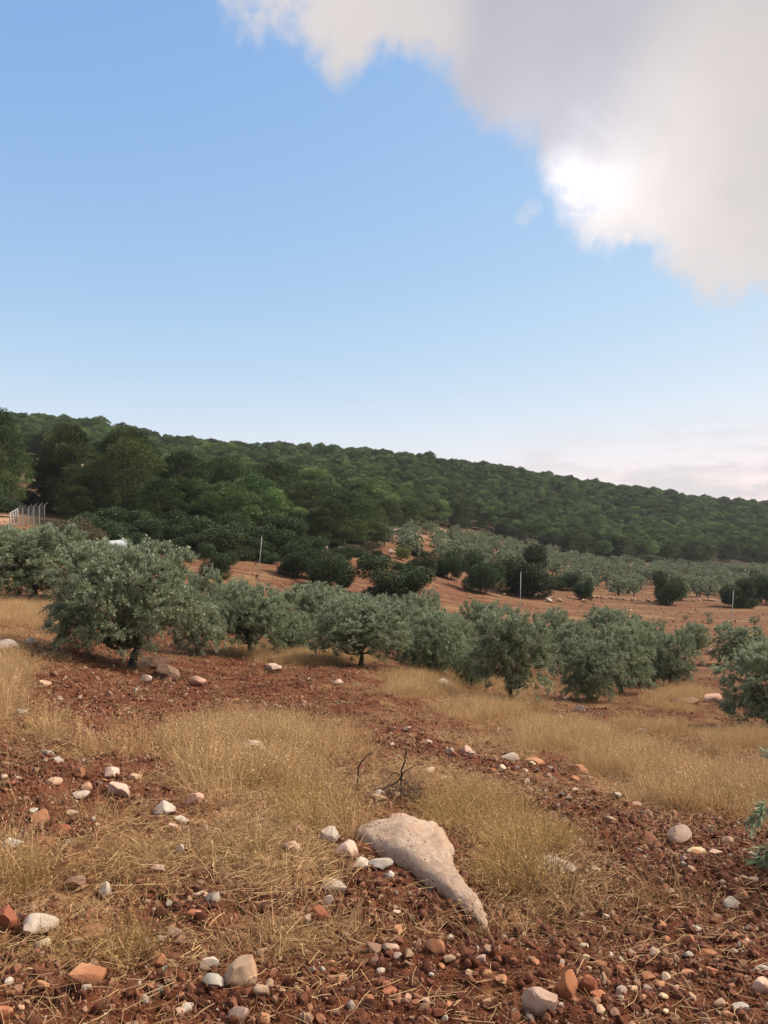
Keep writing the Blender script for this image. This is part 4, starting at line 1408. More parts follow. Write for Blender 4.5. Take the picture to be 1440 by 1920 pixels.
# ------------------------------------------------------------------ named stones: column, foot row, width, height, colour, label
ROCKS = [
    (90, 1414, 22, 14, 'g', 'flat grey stone in the upper left soil, left of an oval white one'), (107, 1436, 26, 16, 'w', 'oval white stone in the upper left soil'),
    (207, 1462, 30, 22, 'p', 'pinkish stone resting above the pale pink slab'), (222, 1500, 42, 32, 'p', 'pale pink slab leaning in the left middle ground'),
    (150, 1497, 38, 17, 'g', 'grey-white wedge stone left of the pale pink slab'), (166, 1490, 26, 19, 't', 'tan stone touching the grey-white wedge stone'),
    (186, 1478, 14, 12, 'w', 'small white stone at the left of the pale pink slab'), (308, 1531, 44, 30, 'w', 'angular white and pink stone with a shadowed underside'),
    (343, 1537, 34, 16, 'w', 'elongated white stone lying right of the angular white one'), (365, 1518, 36, 28, 'p', 'pink upright stone at the edge of the tall straw'),
    (252, 1464, 28, 16, 't', 'tan stone right of the two pinkish stones'), (77, 1550, 38, 32, 'o', 'rust-orange stone near the left edge, angular'),
    (63, 1530, 20, 12, 'g', 'small grey stone touching the rust-orange stone'), (112, 1576, 42, 36, 'r', 'dark red clod-like rock below the rust-orange stone'),
    (82, 1588, 46, 22, 'r', 'flat dark red rock in the soil hollow at left'), (78, 1602, 24, 16, 'r', 'small round red stone under the flat dark red rock'),
    (142, 1656, 40, 28, 'b', 'brown stone half sunk in straw at lower left'), (197, 1663, 24, 32, 'w', 'upright pale stone right of the brown stone'),
    (337, 1607, 22, 20, 'g', 'grey upright stone alone in the yellow straw'), (137, 1530, 22, 14, 't', 'small tan stone below the grey-white wedge stone'),
    (100, 1480, 32, 16, 't', 'flat tan stone on dark soil, left of the wedge stone'), (298, 1630, 32, 16, 'p', 'flat pinkish stone sunk in the straw, lower left'),
    (473, 1420, 70, 38, 'p', 'large pale boulder half hidden in the tall golden grass'), (42, 1350, 17, 11, 'w', 'small white stone near the tall grass at the left edge'),
    (25, 1602, 36, 22, 'g', 'greyish boulder behind the grass tuft at the left edge'),
    (618, 1598, 46, 38, 'w', 'white block stone left of the large outcrop'), (647, 1622, 58, 34, 'p', 'pinkish rough stone between the white block and the outcrop'),
    (675, 1637, 37, 20, 'g', 'grey rounded stone in front of the pinkish rough stone'), (714, 1642, 46, 27, 'w', 'white peaked stone in front of the outcrop'),
    (627, 1667, 46, 25, 'w', 'white pitted stone, lower left of the outcrop'), (730, 1657, 20, 14, 'g', 'small grey stone below the white peaked stone'),
    (617, 1692, 18, 22, 'w', 'small white upright chip below the white pitted stone'), (750, 1534, 42, 20, 'p', 'pink stone showing just behind the top of the outcrop'),
    (710, 1508, 34, 13, 't', 'flat tan stone below the burnt branches'), (610, 1490, 17, 17, 'w', 'white stone at the foot of the left burnt branch'),
    (802, 1468, 34, 16, 'o', 'orange flat stone right of the burnt branches'), (573, 1470, 24, 18, 'p', 'grey-pink stone in straw left of the burnt branches'),
    (560, 1574, 18, 22, 'p', 'thin pinkish stone left of the white block'), (545, 1612, 40, 24, 'p', 'dull pink stone buried in straw left of the white block'),
    (803, 1396, 16, 10, 'w', 'bright white chip on the straw bank above the burnt branches'), (875, 1415, 24, 20, 'p', 'pink stone on the straw bank, middle'),
    (884, 1424, 16, 14, 'w', 'white stone just below the pink bank stone'), (763, 1378, 14, 12, 'p', 'small pink stone at the top of the straw bank'),
    (956, 1426, 36, 20, 'w', 'cluster-like white stone on the bank beside the tall grass'), (917, 1506, 18, 12, 't', 'tan stone right of the outcrop in dry weeds'),
    (1083, 1450, 46, 26, 'o', 'orange-pink rock against the tall grass band'), (1267, 1473, 26, 22, 'p', 'pink-grey stone inside the tall grass at right'),
    (1158, 1503, 17, 14, 'w', 'white stone at the lower rim of the tall grass'), (1247, 1511, 16, 13, 'c', 'small cream stone at the grass rim, right'),
    (1272, 1574, 50, 42, 'p', 'large tan-pink stone where red soil meets the grass, right'), (1305, 1600, 34, 20, 'c', 'cream-orange stone just below the large tan-pink stone'),
    (1343, 1600, 28, 14, 'p', 'pink flat stone right of the cream-orange stone'), (1410, 1662, 26, 12, 'p', 'flat pink stone at the right edge below the olive twigs'),
    (1373, 1698, 34, 28, 'w', 'white-pink rounded stone in the red soil at right'), (1392, 1684, 26, 22, 'o', 'bright rust stone behind the white-pink rounded stone'),
    (1142, 1546, 25, 18, 't', 'orange-tan stone on the red bank'), (1203, 1372, 22, 10, 'w', 'white flat stone on the soil strip in the far grass'),
    (1318, 1387, 13, 11, 'w', 'small white stone in the far grass right'), (1040, 1640, 86, 34, 'g', 'grey rock mound overgrown with dry weeds'),
    (1193, 1512, 24, 10, 'p', 'flat pink stone under the grass rim'), (1003, 1438, 40, 18, 'o', 'orange rock lying in a soil notch left of the orange-pink one'),
    (12, 1742, 46, 48, 'r', 'dark reddish rock cut by the left edge'), (73, 1755, 70, 48, 'w', 'big white block with a rusty left side, lower left'),
    (80, 1778, 36, 28, 'c', 'cream stone lying at the foot of the big white block'), (175, 1760, 48, 22, 'o', 'long orange-pink stone right of the big white block'),
    (147, 1772, 26, 18, 't', 'tan stone left of the long orange-pink stone'), (393, 1812, 38, 32, 'w', 'white-grey cube-like stone beside the big tan stone'),
    (300, 1816, 26, 26, 'o', 'ochre stone with a flat one on top'), (297, 1791, 24, 12, 'o', 'flat ochre stone just above the ochre stone'),
    (453, 1850, 70, 60, 't', 'big rounded tan stone at the bottom left of centre'), (400, 1856, 44, 40, 'g', 'purple-grey angular stone left of the big tan stone'),
    (166, 1876, 68, 48, 'o', 'big round orange stone at the lower left'), (80, 1873, 26, 20, 'o', 'small orange wedge left of the big round orange stone'),
    (10, 1920, 30, 36, 'o', 'orange stone at the bottom left corner'), (447, 1924, 38, 36, 'p', 'pink-tan stone at the bottom edge below the big tan stone'),
    (398, 1700, 34, 28, 'w', 'white-pink chipped stone in the lower left straw'), (375, 1682, 30, 14, 'p', 'flat pink stone behind the white-pink chipped stone'),
    (362, 1724, 32, 17, 'o', 'rust stone below the white-pink chipped stone'), (320, 1690, 15, 18, 'w', 'small white pebble-like stone by the soil patch'),
    (328, 1755, 32, 22, 'p', 'tan-pink stone sunk in straw above the ochre stones'), (290, 1694, 18, 11, 'p', 'small pink stone left of the small white one'),
    (600, 1731, 36, 34, 'r', 'reddish-pink rock below the white pitted stone'), (537, 1730, 42, 28, 't', 'pale tan rock left of the reddish-pink rock'),
    (580, 1722, 20, 20, 'p', 'pink stone between the tan and the reddish rock'), (815, 1806, 40, 38, 'o', 'bright orange angular rock in the red soil, bottom centre'),
    (843, 1816, 24, 18, 't', 'tan stone right of the bright orange rock'), (765, 1812, 18, 22, 't', 'tan upright stone left of the bright orange rock'),
    (747, 1806, 18, 16, 'p', 'pink pebble-sized stone by the tan upright stone'), (732, 1788, 34, 26, 'p', 'pinkish-grey lumpy stone above the tan upright stone'),
    (700, 1790, 30, 22, 'b', 'brown stone left of the pinkish-grey lumpy stone'), (732, 1868, 34, 16, 'o', 'flat orange stone near the bottom centre'),
    (763, 1882, 22, 20, 'p', 'half white, half rust stone right of the flat orange stone'), (823, 1908, 26, 24, 'r', 'red stone near the bottom edge, centre right'),
    (841, 1894, 24, 18, 'o', 'orange stone touching the red stone near the bottom edge'), (493, 1922, 26, 26, 'o', 'orange stone at the bottom edge, left of centre'),
    (490, 1880, 32, 20, 't', 'tan slab right of the big rounded tan stone'), (845, 1758, 13, 12, 'w', 'small white chip in the red soil below the outcrop tail'),
    (743, 1707, 18, 12, 'p', 'pale round stone in red soil left of the outcrop tail'), (575, 1864, 13, 16, 'o', 'small upright orange stone, lower middle'),
    (665, 1894, 14, 18, 'o', 'small ochre stone near the bottom, left of the flat orange stone'), (620, 1798, 18, 14, 'o', 'small rust stone left of the brown stone'),
    (940, 1852, 22, 18, 'o', 'orange stone left of the big grey rounded stone'), (902, 1812, 18, 16, 'p', 'pink stone between the bright orange rock and the right side'),
    (1012, 1910, 66, 64, 'p', 'big rounded pale grey-beige stone at the bottom right of centre'), (1062, 1888, 44, 66, 'o', 'upright orange stone leaning on the big pale rounded stone'),
    (1086, 1862, 26, 24, 'o', 'rust stone behind the upright orange stone'), (1104, 1870, 36, 34, 'r', 'pink-red stone right of the upright orange stone'),
    (1122, 1882, 32, 18, 'o', 'flat orange stone at the foot of the pink-red stone'), (1127, 1820, 24, 22, 'o', 'orange stone above the pink-red stone'),
    (1215, 1822, 30, 18, 'o', 'orange flat stone in the red gravel, lower right'), (1327, 1786, 30, 18, 'o', 'orange-pink stone in the right gravel'),
    (1293, 1768, 16, 26, 'o', 'narrow upright orange stone in the right gravel'), (1427, 1874, 36, 36, 'p', 'pinkish stone at the right edge near the bottom'),
    (1388, 1904, 30, 22, 'w', 'white oblong stone near the bottom right corner'), (1333, 1840, 28, 20, 'o', 'long orange stone in the lower right gravel'),
    (1287, 1830, 24, 16, 'o', 'orange stone left of the long orange stone'), (1417, 1834, 20, 20, 't', 'tan round stone above the right edge pink stone'),
    (1348, 1898, 24, 24, 't', 'tan stone left of the white oblong stone'), (1366, 1914, 26, 16, 'o', 'orange stone below the white oblong stone'),
    (1343, 1710, 24, 15, 't', 'tan stone below the white-pink rounded stone'), (1185, 1780, 12, 15, 'w', 'small pale upright stone in the lower right gravel'),
    (967, 1916, 24, 26, 'o', 'rust stone left of the big pale rounded stone, at the bottom edge'),
    # around the near olives
    (284, 1256, 64, 30, 'b', 'brownish boulder at the foot of the large spreading olive'), (272, 1277, 26, 19, 'g', 'grey stone in front of the brownish boulder'),
    (314, 1275, 52, 34, 'b', 'rounded brown boulder right of the olive trunk'), (370, 1288, 34, 22, 'p', 'pinkish stone in the straw right of the olive boulders'),
    (6, 1222, 56, 30, 'g', 'pale boulder cut by the left edge below the leftmost olive'), (57, 1213, 27, 16, 'g', 'grey stone right of the pale left edge boulder'),
    (137, 1224, 26, 24, 'o', 'orange clod left of the large olive trunk'), (83, 1287, 26, 12, 'c', 'cream flat stone in the dark soil at left'),
    (512, 1262, 32, 20, 'p', 'pinkish rock under the forked olive, in the ploughed soil'), (632, 1285, 26, 14, 'p', 'pale pink stone on the ploughed soil, centre'),
    (827, 1287, 38, 18, 'g', 'pale grey rock in straw left of the pale lone olive'), (1084, 1338, 26, 18, 'g', 'grey boulder in straw right of the pale lone olive'),
    (1047, 1350, 26, 16, 'p', 'pinkish stone left of the grey straw boulder'), (1285, 1322, 66, 18, 'b', 'long pale boulder in the grass before the right edge olive'),
    (1335, 1318, 40, 20, 'p', 'pinkish boulder beside the right edge olive'),
]
for r_ in ROCKS:
    put_rock(*r_, group='stones lying on the slope', sub=4 if r_[2] >= 60 else 3)
FARROCKS = [
    (513, 92, 44, 16, 'w', 'pale rock ledge at the edge of the wood, left of the dark trees'), (605, 90, 36, 14, 'w', 'pale rock ledge above the dark dense tree'), (640, 90, 30, 14, 'w', 'pale rock shelf under the yellow-green pine'),
    (728, 78, 26, 12, 'g', 'grey rock on the bank left above the round dark bush'), (750, 140, 70, 12, 'w', 'long pale rim of the bare ledge on the terraced slope'), (840, 150, 50, 10, 'p', 'pinkish rock at the right end of the bare ledge'),
    (585, 70, 30, 8, 'w', 'pale flat rock at the lower edge of the dark dense tree'), (1030, 88, 26, 14, 'g', 'grey rock right of the largest dark tree'), (1050, 90, 18, 12, 'g', 'small grey rock between the dark trees and the wall'),
    (1095, 92, 18, 10, 'c', 'cream rock at the start of the dry stone wall'), (945, 88, 16, 9, 'p', 'pale rock under the clump of dark trees'), (1333, 44, 32, 18, 'p', 'pinkish boulder right of the small round olive'),
    (866, 52, 42, 9, 'w', 'low pale rock strip behind the olive row'), (882, 78, 12, 6, 'p', 'pinkish rock at the edge of the red field'), (700, 76, 18, 10, 'w', 'pale rock left of the round dark bush'), (790, 90, 22, 10, 'g', 'grey rock on the bank below the terraced olives'),
    (1182, 84, 14, 6, 'c', 'cream stone lying on the red field before the wall'), (735, 100, 30, 14, 'g', 'grey rock under the bright yellow-green bush'),
]
for px_, Y, w, h, c, lab in FARROCKS:
    x, y, z = at(px_, Y)
    put_rock(px_, HY - F * (z - EYE) / Y, w * .6, h * .7, 'g' if c == 'w' else c, lab, 'rock', Y=Y, cat='rock', group='rocks round the red field', sub=2)

# medium stones nobody could name one by one: still one object each
MID = [rock_mesh(700 + k, M['ooprtcbw'[k % 8]], 2, 12) for k in range(24)]
n_mid, made = 300 - len(ROCKS) - len(FARROCKS), 0
rng = np.random.default_rng(21)
while made < n_mid:
    u = rng.uniform()
    if u < .38:
        px_, py_ = rng.uniform(1080, 1440), rng.uniform(1570, 1915)
    elif u < .62:
        px_, py_ = rng.uniform(500, 1440), rng.uniform(1700, 1915)
    elif u < .82:
        px_, py_ = rng.uniform(0, 500), rng.uniform(1400, 1900)
    else:
        px_, py_ = rng.uniform(700, 1100), rng.uniform(1380, 1500)
    x, y, z = hit(px_, py_)
    t_, l_, s_ = cover_plan(np.array([x]), np.array([y]), np.array([z]))
    if rng.uniform() < min(.9, l_[0] * .8):
        continue
    k_ = int(rng.integers(24))
    col = ('orange', 'orange', 'pinkish', 'red', 'tan', 'cream', 'brown', 'white')[k_ % 8]
    reg = ('in the red gravel at the lower right' if px_ > 960 and py_ > 1560 else 'in the red soil along the bottom' if py_ > 1690 else 'in the soil on the left side' if px_ < 500 else 'on the straw bank in the middle')
    w = rng.uniform(10, 21) / F * y
    d_, h_ = w * rng.uniform(.7, 1.1), w * rng.uniform(.5, .85)
    o = obj('stone', MID[k_], None, (x, y, z + h_ * .28), (rng.uniform(-.4, .4), rng.uniform(-.4, .4), rng.uniform(0, 6.28)), (w, d_, h_))
    tag(o, 'small %s stone %s' % (col, reg), 'stone', 'small %s stones %s' % (col, reg))
    made += 1

# ------------------------------------------------------------------ burnt branches
def branch(label, Y, lines):
    gx_, gy_, gz_ = at(lines[0][0][0][0], Y)
    P = []
    for pts_, r0, r1 in lines:
        pts3 = []
        dep = random.uniform(-.12, .12)
        for k_, (a, b) in enumerate(pts_):
            yy = Y + dep * k_ / len(pts_)
            pts3.append(((a - CX) / F * yy - gx_, yy - gy_, EYE - (b - HY) / F * yy - gz_))
        q = np.array(pts3)
        s = np.linspace(0, len(q) - 1, len(q) * 3)
        q = np.column_stack([np.interp(s, np.arange(len(q)), q[:, c]) for c in range(3)])
        q[1:-1] += np.random.default_rng(len(P)).normal(0, .003, q[1:-1].shape)
        P.append((q, np.linspace(r0, r1, len(q)) * .62))
    V, Fq = tubes(P, 6)
    o = obj('burnt_branch', mesh_np('burnt_branch', V, Fq, M['char'], None, True), None, (gx_, gy_, gz_))
    tag(o, label, 'branch', 'burnt branches above the outcrop')


branch('burnt black branch bent like a hook, the left one', hit(672, 1492)[1], [
    ([(673, 1500), (672, 1484), (670, 1462), (672, 1440), (678, 1428), (688, 1417), (700, 1412)], .013, .005), ([(673, 1472), (660, 1473), (645, 1481), (630, 1490), (618, 1490)], .009, .003),
    ([(660, 1476), (666, 1482), (671, 1490)], .005, .003), ([(645, 1481), (634, 1478), (622, 1484), (610, 1496)], .006, .002), ([(671, 1450), (656, 1452), (646, 1458)], .004, .0015),
    ([(672, 1432), (660, 1434)], .004, .0015), ([(672, 1452), (690, 1453), (700, 1462)], .004, .0015), ([(688, 1417), (694, 1410), (702, 1412)], .005, .002), ([(630, 1490), (620, 1508), (614, 1524), (618, 1535)], .010, .004), ([(620, 1508), (632, 1502)], .006, .003)])
branch('burnt black branch with arms spread like a star, the right one', hit(755, 1512)[1], [
    ([(752, 1464), (753, 1450), (757, 1432), (760, 1418), (763, 1404)], .013, .006), ([(752, 1456), (760, 1446), (775, 1437), (790, 1433), (800, 1431)], .008, .002),
    ([(750, 1453), (742, 1449), (735, 1450), (725, 1451)], .008, .003), ([(736, 1450), (730, 1458), (722, 1463)], .005, .002), ([(751, 1460), (742, 1468), (732, 1472), (720, 1477), (715, 1486), (715, 1500), (714, 1514)], .009, .004),
    ([(753, 1460), (762, 1468), (772, 1478), (782, 1488), (788, 1500)], .007, .003), ([(748, 1478), (756, 1486), (765, 1496), (774, 1503), (776, 1516)], .008, .004), ([(732, 1506), (745, 1503), (766, 1500)], .006, .003),
    ([(757, 1462), (764, 1460)], .004, .002), ([(752, 1462), (752, 1490), (750, 1516)], .007, .004), ([(728, 1474), (730, 1484), (738, 1490)], .004, .002), ([(752, 1492), (742, 1500), (736, 1510)], .005, .002)])

# ------------------------------------------------------------------ grass, straw, stones too small and many to count
def blades(rng, n, rad, h0, h1, wid, lean, bendk, heads=0.0, segs=3):
    th = rng.uniform(0, 6.28, n); rr = rad * np.sqrt(rng.uniform(0, 1, n))
    base = np.column_stack([rr * np.cos(th), rr * np.sin(th), np.full(n, -.015)])
    H = rng.uniform(h0, h1, n)
    az = th + rng.normal(0, .9, n)
    out = np.column_stack([np.cos(az), np.sin(az), np.zeros(n)])
    ln = np.abs(rng.normal(0, lean, n)); bd = np.abs(rng.normal(0, bendk, n))
    sdir = rng.uniform(0, 6.28, n)
    side = np.column_stack([np.cos(sdir), np.sin(sdir), np.zeros(n)])
    var = rng.uniform(0, 1, n)
    rows = []
    for k in range(segs + 1):
        t = k / segs
        c = base + out * ((ln * t + bd * t * t) * H)[:, None]
        c[:, 2] += H * t * (1 - .35 * bd * t)
        w_ = wid * (1 - .75 * t)
        rows += [c - side * w_ / 2, c + side * w_ / 2]
    V = np.stack(rows, 1).reshape(-1, 3)
    k2 = 2 * (segs + 1)
    b0 = np.arange(n)[:, None] * k2
    Fq = np.concatenate([np.concatenate([b0 + 2 * s, b0 + 2 * s + 1, b0 + 2 * s + 3, b0 + 2 * s + 2], 1) for s in range(segs)])
    vr = np.repeat(var, k2)
    if heads > 0:
        pick = np.nonzero(rng.uniform(0, 1, n) < heads)[0]
        tip = rows[-1][pick]
        cs, ds = [], []
        for q in range(4):
            cs.append(tip - np.array([0, 0, 1]) * (.02 * q) + rng.normal(0, .005, tip.shape))
            ds.append(out[pick] * .6 + rng.normal(0, .5, tip.shape) + np.array([0, 0, -.3 if q % 2 else .5]))
        cs, ds = np.concatenate(cs), np.concatenate(ds)
        v2, f2, r2 = cards(cs, ds, rdir(rng, len(cs)), rng.uniform(.012, .026, len(cs)), np.full(len(cs), .0048), np.clip(rng.uniform(.4, 1, len(cs)), 0, 1))
        Fq = np.concatenate([Fq, f2 + len(V)]); V = np.concatenate([V, v2]); vr = np.concatenate([vr, r2])
    return V, Fq, vr


def lying(rng, n, rad, l0, l1, wid, lift):
    th = rng.uniform(0, 6.28, n); rr = rad * np.sqrt(rng.uniform(0, 1, n))
    base = np.column_stack([rr * np.cos(th), rr * np.sin(th), rng.uniform(0.002, lift, n)])
    az = rng.uniform(0, 6.28, n)
    L = rng.uniform(l0, l1, n)
    d = np.column_stack([np.cos(az), np.sin(az), rng.normal(0, .16, n)])
    crv = rng.normal(0, .32, n)
    pr = np.column_stack([-np.sin(az), np.cos(az), np.zeros(n)])
    rows = []
    for k in range(4):
        t = k / 3 - .5
        c = base + d * (L * t)[:, None] + pr * (crv * L * (t * t))[:, None]
        c[:, 2] = np.maximum(c[:, 2], 0) + .004
        up = np.array([0, 0, 1]) * wid * .6
        rows += [c - pr * wid / 2 - up / 2, c + pr * wid / 2 + up / 2]
    V = np.stack(rows, 1).reshape(-1, 3)
    b0 = np.arange(n)[:, None] * 8
    Fq = np.concatenate([np.concatenate([b0 + 2 * s, b0 + 2 * s + 1, b0 + 2 * s + 3, b0 + 2 * s + 2], 1) for s in range(3)])
    return V, Fq, np.repeat(rng.uniform(0, 1, n), 8)


rg = np.random.default_rng(31)
TALLT = [mesh_np('tall_tuft', *(lambda q: (q[0], q[1], M['straw'], q[2]))(blades(rg, 46, .15, .08, .34, .0034, .24, .38, .5))) for _ in range(5)]
SHORT = [mesh_np('short_tuft', *(lambda q: (q[0], q[1], M['litter'], q[2]))(blades(rg, 40, .16, .03, .14, .0028, .6, .7, .15))) for _ in range(4)]
LIE = [mesh_np('lying_tuft', *(lambda q: (q[0], q[1], M['litter'], q[2]))(lying(rg, 48, .24, .02, .11, .0016, .025))) for _ in range(5)]
WEED = [mesh_np('weed_tuft', *(lambda q: (q[0], q[1], M['weed'], q[2]))(blades(rg, 60, .12, .05, .19, .0026, .6, .5, .5))) for _ in range(3)]
DARKW = [mesh_np('brush_tuft', *(lambda q: (q[0], q[1], M['darkweed'], q[2]))(blades(rg, 34, .12, .06, .20, .0032, .7, .6, .2))) for _ in range(2)]


def sample(n, y0, y1, pw=1.0):
    """random ground spots inside the view wedge (a little wider), evenly over the area for pw=1"""
    u = RNG.uniform(0, 1, n)
    r = (y0 ** (1 + pw) + u * (y1 ** (1 + pw) - y0 ** (1 + pw))) ** (1 / (1 + pw))
    a = RNG.uniform(-math.radians(31), math.radians(31), n)
    X, Y = r * np.sin(a), r * np.cos(a)
    Z = ground(X, Y)
    return X, Y, Z


# keep grass from growing through the big outcrop
oc = [hit(p, q)[:2] for p, q in ((720, 1596), (745, 1600), (765, 1612), (790, 1634), (820, 1662), (850, 1690))]
ocr = [.2, .23, .23, .18, .11, .08]


def clear(X, Y):
    k = np.ones(len(X), bool)
    for (a, b), r in zip(oc, ocr):
        k &= np.hypot((X - a), (Y - b)) > r
    return k


def off_rocks(X, Y, k, ahead):
    keep = np.ones(len(X), bool)
    for a, b, r in ROCKXY:
        L = math.hypot(a, b)
        ux, uy = a / L, b / L
        dx, dy = X - a, Y - b
        al = dx * ux + dy * uy                       # along the line from the eye
        ac = dx * uy - dy * ux
        al = np.where(al < 0, np.minimum(al + (ahead if r > .07 else ahead * .4), 0), al)
        keep &= np.hypot(al, ac) > r * k
    return keep


def grass(name, label, meshes, n, y0, y1, pw, density, s0, s1, tilt=.12, zoff=0.0, rock_r=1.0, ahead=0.0):
    X, Y, Z = sample(n, y0, y1, pw)
    tall, litt, soil = cover_plan(X, Y, Z)
    keep = (RNG.uniform(0, 1, n) < density(X, Y, tall, litt, soil)) & clear(X, Y)
    X, Y, Z = X[keep], Y[keep], Z[keep]
    keep = off_rocks(X, Y, rock_r, ahead)
    X, Y, Z = X[keep], Y[keep], Z[keep]
    m_ = len(X)
    s = RNG.uniform(s0, s1, m_)
    rot = np.column_stack([RNG.normal(0, tilt, m_), RNG.normal(0, tilt, m_), RNG.uniform(0, 6.28, m_)])
    scatter(name, label, np.column_stack([X, Y, Z + zoff]), rot, np.column_stack([s, s, s * RNG.uniform(.75, 1.2, m_)]), RNG.integers(0, len(meshes), m_), meshes)
    return m_


cnt = {}
cnt['tall'] = grass('tall_dry_grass', 'tall golden dry grass standing in bands across the slope', TALLT, 60000, 2.4, 38, .55, lambda X, Y, t, l, s: sstep(t, .46, .98), .7, 1.15, rock_r=1.1, ahead=.55)
cnt['short'] = grass('short_dry_grass', 'short dry grass growing thinly on the stony slope', SHORT, 60000, 1.8, 40, .35, lambda X, Y, t, l, s: np.clip(.5 * sstep(l, .35, 1.) + .2 * t + .025, 0, 1), .7, 1.3, rock_r=1.0)
cnt['lying'] = grass('lying_straw', 'broken straw lying over the soil and stones', LIE, 60000, 1.8, 30, .25, lambda X, Y, t, l, s: np.clip(.42 * sstep(l, .3, 1.0) + .04, 0, 1), .7, 1.3, .06, rock_r=.95)
wd = [(585, 1520, 60, 50, 1), (880, 1530, 100, 45, 1), (985, 1600, 90, 60, 1), (20, 1650, 45, 40, .9), (180, 1780, 150, 40, .8), (640, 1650, 80, 30, .5), (1230, 1700, 70, 25, .7), (240, 1600, 120, 40, .5), (80, 1370, 60, 24, .6), (960, 1660, 60, 60, .7), (450, 1370, 140, 30, .5)]
cnt['weed'] = grass('yellow_weeds', 'feathery yellowish weeds among the stones', WEED, 26000, 2.0, 11, .25, lambda X, Y, t, l, s: sstep(blobs(wd, *proj(X, Y, ground(X, Y))) + .25 * fbm(X / .4, Y / .4, 2), .45, .95) * .55, .6, 1.1, rock_r=1.1, ahead=.25)
dk = [(770, 1500, 60, 26, 1), (620, 1510, 40, 24, .9), (1040, 1650, 90, 30, .8), (1080, 1740, 120, 40, .6), (330, 1270, 90, 12, .8), (1130, 1560, 60, 30, .5)]
cnt['dark'] = grass('dead_brush', 'dark dead brush round the burnt branches and rock mound', DARKW, 12000, 2.0, 16, .25, lambda X, Y, t, l, s: sstep(blobs(dk, *proj(X, Y, ground(X, Y))), .4, .9) * .55, .6, 1.2)


def stones(name, label, meshes, n, y0, y1, pw, density, s0, s1, p=2.0):
    X, Y, Z = sample(n, y0, y1, pw)
    tall, litt, soil = cover_plan(X, Y, Z)
    keep = (RNG.uniform(0, 1, n) < density(X, Y, tall, litt, soil)) & clear(X, Y)
    X, Y, Z = X[keep], Y[keep], Z[keep]
    m_ = len(X)
    s = s0 + (s1 - s0) * RNG.uniform(0, 1, m_) ** p
    rot = RNG.uniform(0, 6.28, (m_, 3))
    sc_ = np.column_stack([s, s * RNG.uniform(.65, 1, m_), s * RNG.uniform(.5, .85, m_)])
    scatter(name, label, np.column_stack([X, Y, Z + s * .12]), rot, sc_, RNG.integers(0, len(meshes), m_), meshes)
    return m_


PEB = [rock_mesh(800 + k, M['mix'], 2, 10) for k in range(8)]
CLOD = [rock_mesh(830 + k, M['clod'], 2, 5, .3) for k in range(5)]
cnt['peb'] = stones('loose_pebbles', 'small pebbles strewn over the red soil', PEB, 60000, 1.8, 14, .15, lambda X, Y, t, l, s: np.clip(.55 - .35 * l - .3 * t + .3 * s, .08, 1), .006, .042, 2.6)
cnt['fine'] = stones('fine_gravel', 'fine gravel and crumbs of red earth between the stones', CLOD + PEB[:4], 110000, 1.8, 7.5, -.2, lambda X, Y, t, l, s: np.clip(.8 - .4 * l, .2, 1), .004, .013, 1.5)
cnt['mid'] = stones('field_stones', 'fist sized stones strewn over the far slope', PEB, 9000, 5, 34, .7, lambda X, Y, t, l, s: np.clip(.55 - .3 * l - .4 * t + .4 * s, .05, 1), .03, .12, 2.4)
cnt['clod'] = stones('soil_clods', 'crumbled clods of red soil', CLOD, 60000, 1.8, 22, .35, lambda X, Y, t, l, s: np.clip(.7 - .6 * l - .5 * t + .4 * s, .02, 1), .010, .06, 3.0)
cnt['far'] = stones('far_field_stones', 'pale stones strewn over the far red field', PEB, 9000, 34, 115, .8, lambda X, Y, t, l, s: np.where(forest_edge(X, Y) < -4, .5, 0), .06, .28, 3)

# ------------------------------------------------------------------ dried white flower heads
def head_mesh(rng, r):
    n = 70
    d = rdir(rng, n); d[:, 2] = np.abs(d[:, 2]) * .8 + .1
    V, Fc, var = cards(np.zeros((n, 3)), nrm(d), rdir(rng, n), r * rng.uniform(.7, 1.1, n), np.full(n, r * .28), rng.uniform(0, 1, n), .05, .7)
    return mesh_np('flower_head', V, Fc, M['white'], var)


HEADS = [head_mesh(np.random.default_rng(60 + k), 1.0) for k in range(3)]
sv, sf = tubes([(np.array([(0, 0, -.05), (.01, 0, .5), (0, .01, 1)]), [.012, .01, .008])], 5)
STALK = mesh_np('stalk', sv, sf, M['straw'], np.full(len(sv), .4))
heads = [(1004, 1296, 5, 's'), (1016, 1288, 5, 's'), (1030, 1292, 5, 's'), (1042, 1286, 5, 's'), (1021, 1302, 5, 's'), (1038, 1300, 6, 's'), (1050, 1298, 5, 's'), (1010, 1312, 5, 's'), (1028, 1310, 4, 's'), (1060, 1310, 5, 's'), (1040, 1324, 6, 's'), (1018, 1272, 5, 's'), (1028, 1268, 4, 's'), (1052, 1275, 4, 's'), (998, 1284, 4, 's'), (965, 1305, 5, 's'), (978, 1312, 5, 's'), (990, 1318, 4, 's'), (1173, 1312, 5, 'f'), (1110, 1338, 4, 'f'),
         (441, 1209, 5, 'l'), (433, 1216, 5, 'l'), (446, 1217, 4, 'l'),
         (1037, 1462, 9, 'b'), (1025, 1471, 7, 'b'), (1012, 1485, 8, 'b'), (1053, 1494, 9, 'b'), (1067, 1500, 9, 'b'), (1032, 1444, 9, 'b'), (1026, 1484, 7, 'b'), (1058, 1546, 9, 'b'), (970, 1444, 8, 'b'), (982, 1456, 6, 'b'), (748, 1420, 9, 'b'), (1008, 1448, 6, 'b'),
         (310, 1834, 11, 'n'), (299, 1869, 11, 'm')]
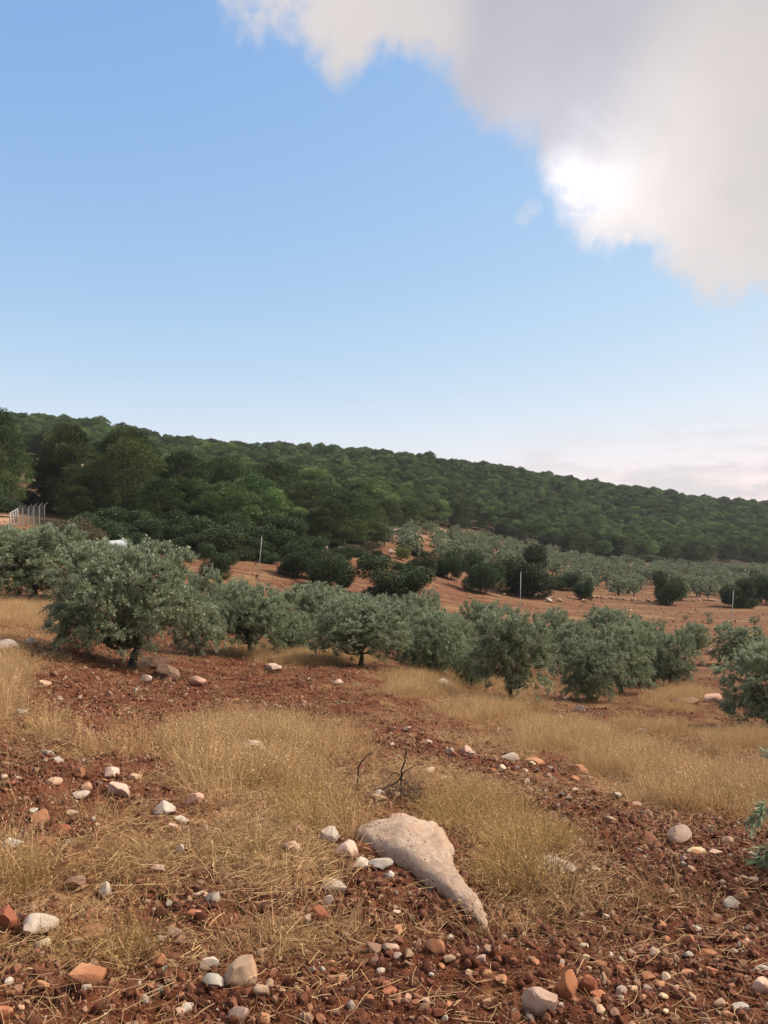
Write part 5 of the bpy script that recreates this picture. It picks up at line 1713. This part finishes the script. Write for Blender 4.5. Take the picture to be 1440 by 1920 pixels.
LABH = {'s': ('dry white flower head on a thin stalk beside the pale lone olive', 'white flower heads by the lone olive'), 'f': ('dry white flower head in the straw before the right group of olives', 'white flower heads before the right group'),
        'l': ('dry white flower head under the forked olive tree', 'white flower heads under the forked olive'), 'b': ('white tufted flower head on the straw bank', 'white flower heads on the straw bank'),
        'n': ('white starry seed head lying by the ochre stones, the upper one', None), 'm': ('white starry seed head right of the big round orange stone, the lower one', None)}
for k, (px_, py_, r, c) in enumerate(heads):
    drop = 12 if c in 'sfl' else (6 if c == 'b' else 4)
    x, y, z = hit(px_, py_ + drop + random.uniform(0, 10) * (c in 'sfl'))
    zh = max(EYE - (py_ - HY) / F * y - z, .03)
    e = bpy.data.objects.new('dried_flower', None); COL.objects.link(e)
    e.location = (x, y, z)
    tag(e, LABH[c][0], 'dried flower', LABH[c][1])
    rr = r / F * y * .75
    obj('flower_head', HEADS[k % 3], e, (0, 0, zh), (random.uniform(-.5, .5), random.uniform(-.5, .5), k), (rr, rr, rr * .8))
    obj('stalk', STALK, e, (0, 0, 0), (0, 0, k), (.4, .4, zh))

print('COUNTS', cnt, 'forest rest', len(rest), 'far olives', len(pts))

# ------------------------------------------------------------------ thin summer haze
hz = bpy.data.materials.new('haze')
hz.use_nodes = True
hz.node_tree.nodes.clear()
t = NT(hz.node_tree)
pv = t.n('ShaderNodeVolumePrincipled')
pv.inputs['Color'].default_value = (0.80, 0.88, 1.0, 1)
pv.inputs['Density'].default_value = 0.00016
pv.inputs['Anisotropy'].default_value = 0.2
ho = t.n('ShaderNodeOutputMaterial')
t.link(pv.outputs[0], ho.inputs['Volume'])
gv = bpy.data.objects['ground'].data
zz = np.empty(len(gv.vertices) * 3, np.float32)
gv.vertices.foreach_get('co', zz)
zlo, zhi = float(zz[2::3].min()) - 1.0, float(zz[2::3].max()) + 14.0
B_ = 1620.0
V = np.array([(sx * B_, sy * B_, q) for q in (zlo, zhi) for sy in (-1, 1) for sx in (-1, 1)], float)
hm = mesh_np('haze', V, np.array([(0, 2, 3, 1), (4, 5, 7, 6), (0, 1, 5, 4), (2, 6, 7, 3), (0, 4, 6, 2), (1, 3, 7, 5)]), hz)
tag(obj('haze', hm), 'thin pale haze in the air over the valley', None, None, 'stuff')
